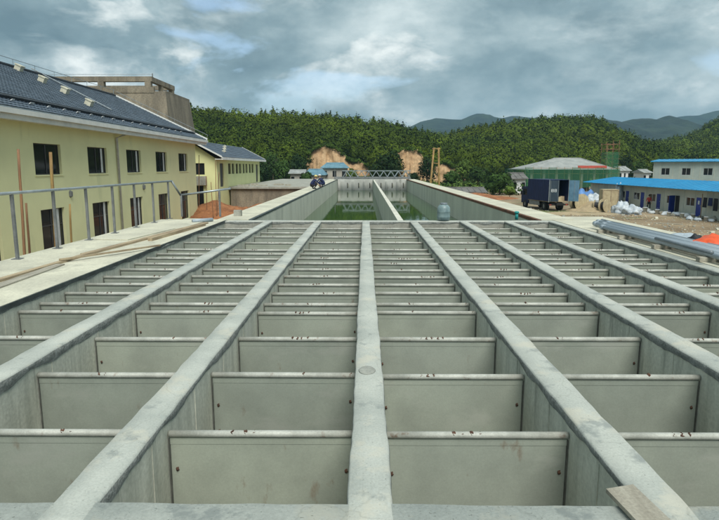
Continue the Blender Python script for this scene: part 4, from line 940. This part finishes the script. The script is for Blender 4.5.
# ------------------------------------------------------------------ people (skinned bodies)
def person(label, loc, rz, J, mats, hat=None):
    """J: joint dict; body is one skinned mesh coloured by region"""
    names = ['pelvis','waist','chest','neck','head','top','shl','ell','wrl','hal','shr','elr','wrr','har','hil','knl','anl','tol','hir','knr','anr','tor']
    rad = dict(pelvis=.145, waist=.13, chest=.155, neck=.055, head=.095, top=.075, shl=.065, shr=.065, ell=.045, elr=.045, wrl=.032, wrr=.032, hal=.036, har=.036, hil=.095, hir=.095, knl=.065, knr=.065, anl=.045, anr=.045, tol=.04, tor=.04)
    E = [('pelvis','waist'),('waist','chest'),('chest','neck'),('neck','head'),('head','top'),('chest','shl'),('shl','ell'),('ell','wrl'),('wrl','hal'),('chest','shr'),('shr','elr'),('elr','wrr'),('wrr','har'),('pelvis','hil'),('hil','knl'),('knl','anl'),('anl','tol'),('pelvis','hir'),('hir','knr'),('knr','anr'),('anr','tor')]
    V = [Vector(J[n]) for n in names]; ed = [(names.index(a), names.index(b)) for a, b in E]; rr = [rad[n] for n in names]; reg = list(names)
    for hnd, wr in (('hal', 'wrl'), ('har', 'wrr')):
        p = Vector(J[hnd]); d = (p-Vector(J[wr])).normalized(); sd_ = d.orthogonal().normalized()
        for k in range(5):
            off = sd_*((k-2)*.018); i = len(V); V.append(p + off*1.5 + d*(.045 if k else .02)); V.append(p + off*1.9 + d*((.085, .095, .09, .075, .05)[k] if k else .05) + Vector((0, 0, -.012))); rr += [.009, .008]; reg += [hnd, hnd]; ed += [(names.index(hnd), i), (i, i+1)]
    me = bpy.data.meshes.new('person'); me.from_pydata([tuple(v) for v in V], ed, [])
    tmp = bpy.data.objects.new('tmp_body', me); C.objects.link(tmp)
    md = tmp.modifiers.new('skin', 'SKIN'); md.use_smooth_shade = True
    sk = me.skin_vertices[0].data if me.skin_vertices else None
    if sk is None:
        me.attributes
        bpy.context.view_layer.objects.active = tmp; tmp.select_set(True); bpy.ops.mesh.customdata_skin_add(); sk = me.skin_vertices[0].data
    for k, v in enumerate(sk): v.radius = (rr[k], rr[k]); v.use_root = (k == 0)
    ss = tmp.modifiers.new('sub', 'SUBSURF'); ss.levels = 1; ss.render_levels = 1
    dg = bpy.context.evaluated_depsgraph_get(); nm = bpy.data.meshes.new_from_object(tmp.evaluated_get(dg))
    bpy.data.objects.remove(tmp)
    nm.materials.clear()
    for x in mats: nm.materials.append(MATS[x])      # skin, top, trousers, shoes
    R_ = {'neck': 0, 'head': 0, 'top': 0, 'wrl': 0, 'hal': 0, 'wrr': 0, 'har': 0, 'waist': 1, 'chest': 1, 'shl': 1, 'ell': 1, 'shr': 1, 'elr': 1, 'pelvis': 2, 'hil': 2, 'knl': 2, 'anl': 2, 'hir': 2, 'knr': 2, 'anr': 2, 'tol': 3, 'tor': 3}
    for p in nm.polygons:
        c = p.center; k = min(range(len(V)), key=lambda i: (V[i]-c).length/max(rr[i], .03)**.5); p.material_index = R_[reg[k]]; p.use_smooth = True
    o = link('person', nm); o.location = loc; o.rotation_euler = (0, 0, rz); tag(o, label, 'person')
    hd = Vector(J['head'])*.55+Vector(J['top'])*.45; fw = Vector((0, 1, 0))
    MB().lump((hd.x, hd.y-.025, hd.z+.035), .108, .112, .105, 3, 14, 9, .06, True).build('hair' if not hat else 'hat', 'hair' if not hat else hat, o, True)
    if hat: MB().lathe([(.17, .0), (.175, .012), (.10, .03)], (hd.x, hd.y-.01, hd.z+.03), 16).build('hat_brim', hat, o, True)
    fc = Vector(J['head']); f_ = MB(); f_.lump((fc.x, fc.y+.098, fc.z-.005), .014, .02, .025, 1, 8, 6, .05, False); f_.build('nose', mats[0], o, True)
    for s_ in (-1, 1):
        MB().lump((fc.x+s_*.035, fc.y+.084, fc.z+.025), .012, .01, .008, 1, 8, 6, 0, False).build('eye', 'hair', o, True); MB().lump((fc.x+s_*.098, fc.y, fc.z+.0), .012, .022, .032, 1, 8, 6, 0, False).build('ear', mats[0], o, True)
    MB().lump((fc.x, fc.y+.085, fc.z-.045), .025, .01, .007, 1, 8, 5, 0, False).build('mouth', 'cloth_red', o, True)
    return o
SQ = dict(pelvis=(0,-.16,.24), waist=(0,-.11,.40), chest=(0,.06,.60), neck=(0,.17,.75), head=(0,.22,.85), top=(0,.23,.95), shl=(-.19,.10,.66), ell=(-.24,.30,.46), wrl=(-.16,.46,.30), hal=(-.13,.53,.24), shr=(.19,.10,.66), elr=(.24,.30,.44), wrr=(.14,.47,.26), har=(.11,.54,.20), hil=(-.10,-.15,.23), knl=(-.19,.24,.42), anl=(-.15,-.02,.07), tol=(-.17,.16,.035), hir=(.10,-.15,.23), knr=(.19,.24,.40), anr=(.15,-.02,.07), tor=(.17,.16,.035))
STD = dict(pelvis=(0,0,.93), waist=(0,0,1.08), chest=(0,.0,1.30), neck=(0,.01,1.49), head=(0,.03,1.60), top=(0,.03,1.69), shl=(-.18,0,1.40), ell=(-.25,-.02,1.12), wrl=(-.24,.12,.92), hal=(-.23,.16,.85), shr=(.18,0,1.40), elr=(.26,-.02,1.12), wrr=(.26,.08,.90), har=(.26,.11,.83), hil=(-.10,0,.88), knl=(-.12,.03,.48), anl=(-.12,0,.07), tol=(-.14,.15,.035), hir=(.10,0,.88), knr=(.13,.05,.48), anr=(.14,-.02,.07), tor=(.16,.13,.035))
q = PZ(313.5, 189, .02); person('person squatting in dark clothes and pale hat, working on the tank wall', (q.x, q.y, .02), R(-60), SQ, ['skin', 'cloth_navy', 'cloth_black', 'cloth_black'], 'hat_yellow')
q = PZ(322, 187, .02); person('person squatting in blue top and white hat on the tank wall', (q.x, q.y, .02), R(70), SQ, ['skin', 'truck_blue', 'cloth_navy', 'cloth_black'], 'cloth_white')
q = PZ(648.3, 211, ZG); person('person in red top and dark trousers standing before the shed', (q.x, q.y, ZG), R(150), STD, ['skin', 'cloth_red', 'cloth_black', 'cloth_black'])

# ------------------------------------------------------------------ hills and forest
def skyline(pts, Y, tree):
    xs = []; hs = []
    for x, y in pts: p = PY(x, y, Y); xs.append(p.x); hs.append(p.z-ZG-tree)
    return np.array(xs), np.maximum(np.array(hs), 0)
HILLS = [
 (235., 95., 120., skyline([(-700,110),(-300,98),(-50,96),(100,101),(190,107.5),(225,111),(255,115),(280,113.5),(320,116),(360,120),(390,122.5),(410,127),(435,134),(462,150),(490,172),(520,186)], 235., 6.5)),
 (310., 130., 150., skyline([(350,180),(380,158),(420,141),(460,129.5),(500,120.5),(530,118),(575,115),(590,116.5),(605,125),(620,134),(640,144),(665,153),(700,170),(730,182)], 310., 6.5)),
 (400., 190., 150., skyline([(590,178),(615,156),(640,144),(680,137),(700,130),(719,117),(760,102),(850,94),(1100,90),(1500,110)], 400., 6.5)),
]
def fbm(x, y, s): return (np.sin(x*.11*s+1.3)*np.cos(y*.13*s+.7) + .5*np.sin(x*.27*s+y*.19*s+2.1) + .3*np.sin(x*.51*s-y*.43*s))/1.8
def hill_h(x, y):
    h = np.zeros_like(x)
    for Yr, Wf, Wb, (xs, hs) in HILLS:
        yr = Yr + 6*np.sin(x/37.) ; H = np.interp(x*(Yr/np.maximum(y, 60.)*.5+.5), xs, hs)
        t = np.where(y < yr, (yr-y)/Wf, (y-yr)/Wb); t = np.clip(1-t, 0, 1); p = t*t*(3-2*t)
        p = .55*p + .45*np.clip(t*1.05, 0, 1)**1.15
        h = np.maximum(h, H*p + 1.8*fbm(x, y, 1.)*p*(1-p)*4)
    return h
gx = np.linspace(-330, 420, 190); gy = np.linspace(120, 560, 112); X, Y = np.meshgrid(gx, gy, indexing='ij'); Z = ZG - .05 + hill_h(X, Y) - .4*(hill_h(X, Y) < .3)
nx, ny = X.shape; ii = (np.arange(nx-1)[:, None]*ny + np.arange(ny-1)[None]).ravel(); faces = np.stack([ii, ii+ny, ii+ny+1, ii+1], 1)
def np_mesh(name, V, Fq, mat, col=None, smooth=False):
    me = bpy.data.meshes.new(name); k = Fq.shape[1]; me.vertices.add(len(V)); me.vertices.foreach_set('co', np.ascontiguousarray(V[:, :3], 'f').ravel())
    me.loops.add(Fq.size); me.loops.foreach_set('vertex_index', np.ascontiguousarray(Fq, 'i').ravel())
    me.polygons.add(len(Fq)); me.polygons.foreach_set('loop_start', np.arange(0, Fq.size, k, dtype='i')); me.polygons.foreach_set('loop_total', np.full(len(Fq), k, 'i'))
    if smooth: me.polygons.foreach_set('use_smooth', np.ones(len(Fq), bool))
    me.materials.append(MATS[mat]); me.update(calc_edges=True)
    if col is not None:
        ca = me.color_attributes.new('col', 'FLOAT_COLOR', 'CORNER'); a = np.ones((Fq.size, 4), 'f'); a[:, :3] = np.repeat(col, k, 0); ca.data.foreach_set('color', a.ravel())
    if V.shape[1] == 6:                # leaf sprigs shade as part of their crown
        na = me.attributes.new('custom_normal', 'FLOAT_VECTOR', 'POINT'); na.data.foreach_set('vector', np.ascontiguousarray(V[:, 3:], 'f').ravel())
    return me
kind(link('hill', np_mesh('hill', np.stack([X.ravel(), Y.ravel(), Z.ravel()], 1), faces, 'hill_soil', None, True)), 'structure')

rg = np.random.default_rng(5)
def leaf_cloud(cx, cy, cz, rx, rz, n, size, col, form='round'):
    """n leaf-sprig triangles spread through lumpy crowns; returns verts and colours"""
    th = rg.uniform(0, 2*np.pi, n); u = rg.uniform(-1, 1, n); s = np.sqrt(1-u*u); d = np.stack([s*np.cos(th), s*np.sin(th), u], 1)
    r = rg.uniform(.62, 1.0, n)**.6
    lob = 1 + .22*np.sin(3*th+u*4+rg.uniform(0, 6)) + .14*np.sin(5*th-u*7+rg.uniform(0, 6))
    p = d*(r*lob)[:, None]
    if form == 'cone': k = np.clip(.62-.50*p[:, 2], .12, 1.2); p[:, 0] *= k; p[:, 1] *= k
    c = p*np.array([rx, rx, rz]) + np.array([cx, cy, cz])
    nr = d + rg.normal(0, .3, (n, 3)); nr /= np.linalg.norm(nr, axis=1)[:, None]
    a = np.cross(nr, rg.normal(0, 1, (n, 3))); a /= np.linalg.norm(a, axis=1)[:, None]+1e-6; b = np.cross(nr, a)
    sz = size*rg.uniform(.6, 1.35, n)[:, None]
    v = np.stack([c - a*sz*.8 - b*sz*.5, c + a*sz*.8 - b*sz*.5, c + b*sz*.9], 1).reshape(-1, 3)
    sn = d*.8 + nr*.3 + np.array([0, 0, .12]); sn /= np.linalg.norm(sn, axis=1)[:, None]; v = np.concatenate([v, np.repeat(sn, 3, 0)], 1)
    return v, np.array(col)[None]*rg.uniform(.84, 1.16, (n, 1))
CUTS = []     # (x0, x1, ymax) strips kept clear in front of the bare banks
c1a, c1b = PY(303, 150, 168).x, PY(370, 150, 168).x; CUTS.append((c1a, c1b, 172))
c2a, c2b = PY(397, 150, 160).x, PY(424, 150, 160).x; CUTS.append((c2a, c2b, 166)); c3a, c3b = PY(435, 150, 160).x, PY(465, 150, 160).x; CUTS.append((c3a, c3b, 166))
VV = []; CC = []; nt_ = 0
yy = 136.0
while yy < 420:
    step = 3.05 + (yy-136)*.007; x = -.78*yy - 8
    while x < .80*yy:
        px0 = x + rg.uniform(-.45, .45)*step*1.1; py0 = yy + rg.uniform(-.45, .45)*step*1.1; x += step*1.12
        h = float(hill_h(np.array([px0]), np.array([py0]))[0])
        if h < 1.0: continue
        if any(a < px0 < b and py0 < ym for a, b, ym in CUTS): continue
        # skip far side of ridges: cheap visibility test against terrain in front
        t = np.linspace(.62, .97, 12); hh = hill_h(px0*t, py0*t)+ZG+3; line = CAM.z + (h+ZG+7-CAM.z)*t
        if np.any(hh > line + 1.5): continue
        tone = min(1.2, max(0, .5+1.3*noise.noise(Vector((px0*.03, py0*.03, 4.0))))); q = rg.random() + .35*noise.noise(Vector((px0*.05, py0*.05, 9.0)))  # tone paints broad cloud-shadow and sunlit patches into the leaf colour
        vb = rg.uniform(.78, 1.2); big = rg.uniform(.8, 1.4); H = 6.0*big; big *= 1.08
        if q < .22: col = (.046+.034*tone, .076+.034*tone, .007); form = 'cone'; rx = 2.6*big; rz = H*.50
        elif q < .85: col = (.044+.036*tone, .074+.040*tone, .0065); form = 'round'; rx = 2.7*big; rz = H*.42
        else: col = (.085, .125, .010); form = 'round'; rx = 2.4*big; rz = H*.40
        n = int(np.clip(560*(200/py0)**1.2, 210, 680))
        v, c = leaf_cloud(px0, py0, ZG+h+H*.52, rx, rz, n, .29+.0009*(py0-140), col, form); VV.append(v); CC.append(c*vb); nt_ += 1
    yy += step*.95
V = np.concatenate(VV); Cc = np.concatenate(CC); print('FOREST trees', nt_, 'tris', len(V)//3)
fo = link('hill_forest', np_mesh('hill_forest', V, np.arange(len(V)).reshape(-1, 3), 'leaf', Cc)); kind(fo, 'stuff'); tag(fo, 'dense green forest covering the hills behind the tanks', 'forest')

# bare earth banks
def bank(Yc, xa, xb, prof, seed, lean=.55):
    p = [PY(x, y, Yc+2) for x, y in prof]; px_ = [q.x for q in p]; pz_ = [q.z for q in p]; n, k = 90, 26; mb = MB()
    for i in range(n+1):
        x = xa+(xb-xa)*i/n; zt = float(np.interp(x, px_, pz_)) + .7*noise.noise(Vector((x*.6, seed, 0))) + .3*noise.noise(Vector((x*2, seed, 0)))
        for j in range(k+1):
            f = j/k; z = ZG + (zt-ZG)*f; y = Yc + (z-ZG)*lean + 1.6*noise.noise(Vector((x*.35, z*.3, seed))) + .5*noise.noise(Vector((x*1.1, z*.8, seed+4))) + .9*abs(noise.noise(Vector((x*.9, z*.10, seed+6))))
            mb.v.append((x, y, z))
        mb.v.append((x, Yc+(zt-ZG)*lean+40, zt+2))
    for i in range(n):
        for j in range(k+1):
            a = i*(k+2)+j; b = a+k+2; mb.f.append((a, b, b+1, a+1)); mb.m.append(1 if j == k else 0)
    return kind(mb.build('earth_bank', ['orange_cut', 'hill_soil'], None, True), 'structure')
bank(160, c1a, c1b, [(303,164),(308,152),(316,147),(324,145),(337,147.5),(341,153),(346,158),(352,161),(362,162.5),(370,167)], 3)
bank(152, c2a, c3b, [(396,152),(403,149.5),(412,149),(421,151.5),(426,158),(432,168),(437,164),(447,162),(454,167),(460,167),(466,174)], 7)

vs, cs = [], []
def bank_shrubs(Yc, prof, n, lean=.55):
    p = [PY(x, y, Yc+2) for x, y in prof]; px_ = [q.x for q in p]; pz_ = [q.z for q in p]
    for k in range(n):
        x = rg.uniform(px_[0]-1, px_[-1]+1); zt = float(np.interp(x, px_, pz_)); f = 1.0 if rg.random() < .55 else rg.uniform(.0, .95)
        if f < 1 and noise.noise(Vector((x*.25, f*2.5, Yc))) < .2: continue
        z = ZG+(zt-ZG)*f; r_ = rg.uniform(.35, 1.0)
        v, c = leaf_cloud(x, Yc+(z-ZG)*lean-.2, z+r_*.2, r_*1.2, r_*.8, 130, .2, (.07, .12, .014) if rg.random() < .6 else (.04, .075, .011)); vs.append(v); cs.append(c)
P1 = [(303,164),(308,152),(316,147),(324,145),(337,147.5),(341,153),(346,158),(352,161),(362,162.5),(370,167)]
P2 = [(396,152),(403,149.5),(412,149),(421,151.5),(426,158),(432,168),(437,164),(447,162),(454,167),(460,167),(466,174)]
bank_shrubs(160, P1, 70); bank_shrubs(152, P2, 80)
V = np.concatenate(vs); bs = kind(link('bank_scrub', np_mesh('bank_scrub', V, np.arange(len(V)).reshape(-1, 3), 'leaf', np.concatenate(cs))), 'stuff'); tag(bs, 'green scrub growing over the bare orange banks', 'scrub')

# single trees and bushes in the valley
def tree(x, ytop, Y, wpx, label, col, dark=1.0, name='valley_tree', form='round', n=1500, base=ZG, size=.22, bushy=.80, group='trees in the valley'):
    p = PY(x, ytop, Y); H = p.z-base; rx = wpx/F*Y/2
    t_ = thing(name, label, 'tree', (p.x, Y, base), 0, group)
    tm = MB(); hb = H*(1-bushy)
    tm.tube([(0, 0, 0), (.05*H*.3, 0, H*.3), (0, .03*H, H*.7)], [.035*H, .026*H, .010*H], 7)
    for k in range(5): a = k*1.256+x; z0 = H*(.28+.08*k); tm.tube([(0, 0, z0), (math.cos(a)*rx*.4, math.sin(a)*rx*.4, z0+H*.14), (math.cos(a)*rx*.7, math.sin(a)*rx*.7, z0+H*.22)], [.015*H, .010*H, .004*H], 5)
    tm.build('trunk', 'bark', t_, True)
    vs, cs = [], []
    nl = 7
    for k in range(nl):
        a = k*2.4+x; q = (k+.5)/nl; lx, ly = math.cos(a)*rx*.52*(1-q*.45), math.sin(a)*rx*.52*(1-q*.45); lz = hb + (H-hb)*(.22+.58*q)
        v, c = leaf_cloud(lx, ly, lz, rx*(.60-.16*q), (H-hb)*.23, n//nl, size, col, 'round'); vs.append(v); cs.append(c*rg.uniform(.8, 1.2))
    V = np.concatenate(vs); link('crown', np_mesh('crown', V, np.arange(len(V)).reshape(-1, 3), 'leaf', np.concatenate(cs)), t_); return t_
DK, MD, LT = (.022, .045, .014), (.045, .088, .02), (.10, .16, .03)
tree(388, 150.5, 112, 38, 'big dark round tree behind the truss bridge', DK, n=3200)
tree(281, 159, 124, 20, 'mid green bushy tree above the flat reservoir roof', MD, n=1800)
tree(298, 153, 136, 22, 'dark green tree behind the low grey-roofed house', DK, n=1800)
tree(262, 160, 120, 18, 'dark green bush at the end of smaller yellow building', DK, n=1500)
tree(272, 150, 145, 22, 'tall mid green tree behind the smaller yellow building', MD, n=1500)
tree(306, 171.5, 116, 14, 'small dark bush before the low teal-roofed house', MD, n=1200)
tree(352, 168, 120, 14, 'small light green bush next to the taller teal-roofed house', LT, n=900)
tree(500, 172, 98, 30, 'round mid green tree between dark-roofed shed and truck', MD, n=2800)
tree(464, 158, 136, 22, 'bright yellow-green tree below the hill cut', LT, n=2000)
tree(452, 170, 118, 20, 'mid green tree over the long dark-roofed shed', MD, n=1600)
tree(427, 156, 128, 20, 'dark tree between the two bare orange banks', DK, n=1800)
tree(414, 172, 122, 14, 'low dark bush at the foot of the orange bank', DK, n=1000)
tree(478, 166, 128, 24, 'mid green tree beside the bright yellow-green tree', MD, n=1800)
tree(520, 163, 140, 22, 'light green tree behind small dark-roofed house', LT, n=1500)
tree(536, 160, 150, 26, 'mid green tree behind the grey hipped roof', MD, n=1400)
tree(626, 152, 170, 22, 'dark round tree behind the scaffold tower', DK, n=1400)
tree(640, 158, 165, 20, 'mid green round tree above the pale low house', MD, n=1200)
tree(668, 152, 178, 30, 'mid green round tree behind the two-storey block', MD, n=1500)
tree(700, 150, 182, 32, 'dark round tree behind the two-storey block roof', DK, n=1500)
tree(510, 186, 90, 12, 'low bush in front of small dark-roofed house', LT, n=900)
# undergrowth across the valley floor: one mass
vs, cs = [], []
for k in range(620):
    Yk = rg.uniform(96, 150); xk = rg.uniform(-.5, .75)*Yk
    if -16 < xk < 7 and Yk < 112: continue
    if 27 < xk < 60 and Yk < 122: continue
    if any(a-2 < xk < b+2 and 140 < Yk for a, b, _ in CUTS): continue
    if any(h.location is None for h in ()): continue
    r_ = rg.uniform(.7, 1.6); v, c = leaf_cloud(xk, Yk, ZG+r_*.5, r_*1.3, r_*.8, 150, .24, MD if rg.random() < .6 else LT); vs.append(v); cs.append(c)
V = np.concatenate(vs); ug = kind(link('undergrowth', np_mesh('undergrowth', V, np.arange(len(V)).reshape(-1, 3), 'leaf', np.concatenate(cs))), 'stuff'); tag(ug, 'low green undergrowth on the valley floor', 'undergrowth')

# distant mountains
def mountain(pts, Y, W, seed):
    p = [PY(x, y, Y) for x, y in pts]; xs = [q.x for q in p]; hs = [q.z-ZG for q in p]; n, k = 260, 60; mb = MB(); x0, x1 = xs[0], xs[-1]
    for i in range(n+1):
        x = x0+(x1-x0)*i/n; H = float(np.interp(x, xs, hs))
        for j in range(k+1):
            f = j/k*1.35; t = max(0, 1-abs(1-f)); prof = t*t*(3-2*t)*.5+t*.5
            y = Y - W + W*f; rd = 1-abs(noise.noise(Vector((x*.006, y*.004, seed))))*1.6; rd2 = noise.noise(Vector((x*.011, y*.009, seed+3))) + .6*noise.noise(Vector((x*.03, y*.03, seed+8)))
            mb.v.append((x, y, ZG-.3+max(H*prof*(1-.6*(1-rd)*(1-t)) + H*.16*rd2*(1-t)*min(1, t*3) + H*.025*rd2, 0)))
    for i in range(n):
        for j in range(k): a = i*(k+1)+j; mb.f.append((a, a+k+1, a+k+2, a+1)); mb.m.append(0)
    return kind(mb.build('mountain', 'mountain_forest', None, True), 'structure')
mountain([(-500,165),(-200,140),(0,132),(150,128),(300,132),(380,133),(408,127),(420,121.5),(435,118),(450,119),(462,120),(470,115.5),(478,112.8),(486,114),(500,118),(515,115),(530,118),(560,123),(620,132),(700,140),(800,165)], 1900, 700, 2)
mountain([(420,166),(500,140),(560,126),(590,118),(605,118.5),(620,121),(632,118),(642,117.5),(655,120),(668,116),(690,121),(705,127),(740,122),(800,118),(900,130),(1000,166)], 1350, 500, 5)
mountain([(560,166),(640,124),(680,116),(700,114),(719,111),(760,106),(860,112),(980,140),(1100,166)], 2150, 700, 9)
# pylons
def pylon(x, ytop, ybase, Y, base_z, label, H, leg):
    p = PY(x, ytop, Y); t_ = thing('power_pylon', label, 'pylon', (p.x, Y, base_z), 0, 'pylons on the hills'); w_ = H*.11
    for sx in (-1, 1):
        for sy in (-1, 1): MB().tube([(sx*w_, sy*w_, 0), (sx*w_*.25, sy*w_*.25, H*.7), (0, 0, H)], leg, 4).build('leg', 'galv', t_)
    for k, z in enumerate((.68, .78, .88)): MB().tube([(-H*.16, 0, H*z), (H*.16, 0, H*z)], leg*.8, 4).build('crossarm', 'galv', t_)
    for k in range(4):
        z0, z1 = H*.17*k, H*.17*(k+1); a = w_*(1-.27*k*.9); b = w_*(1-.27*(k+1)*.9)
        for sy in (-1, 1): MB().tube([(-a, sy*a, z0), (b, sy*b, z1)], leg*.6, 4).build('brace', 'galv', t_)
def ground_at(x, Y): return ZG + float(hill_h(np.array([x]), np.array([Y]))[0])
p = PY(315, 108, 240); gz = ground_at(p.x, 240); pylon(315.5, 107.5, 118, 240, gz-.2, 'lattice pylon on the forested hill above the teal-roofed house', p.z-gz, .07)

# haze: even pale air round everything
hz = MB().box(-2650, 2650, -2650, 2650, ZG-1, 262); ho = hz.build('haze', 'white_plastic'); ho.data.materials.clear()
m = bpy.data.materials.new('haze_air'); m.use_nodes = True; t = m.node_tree; t.nodes.clear(); o_ = N(t, 'ShaderNodeOutputMaterial'); v_ = N(t, 'ShaderNodeVolumePrincipled')
v_.inputs['Color'].default_value = (.45, .77, 1.0, 1); v_.inputs['Density'].default_value = .00021; v_.inputs['Anisotropy'].default_value = 0.2
t.links.new(v_.outputs[0], o_.inputs['Volume']); ho.data.materials.append(m); kind(ho, 'stuff'); tag(ho, 'pale even haze filling the air over the whole valley', 'haze')
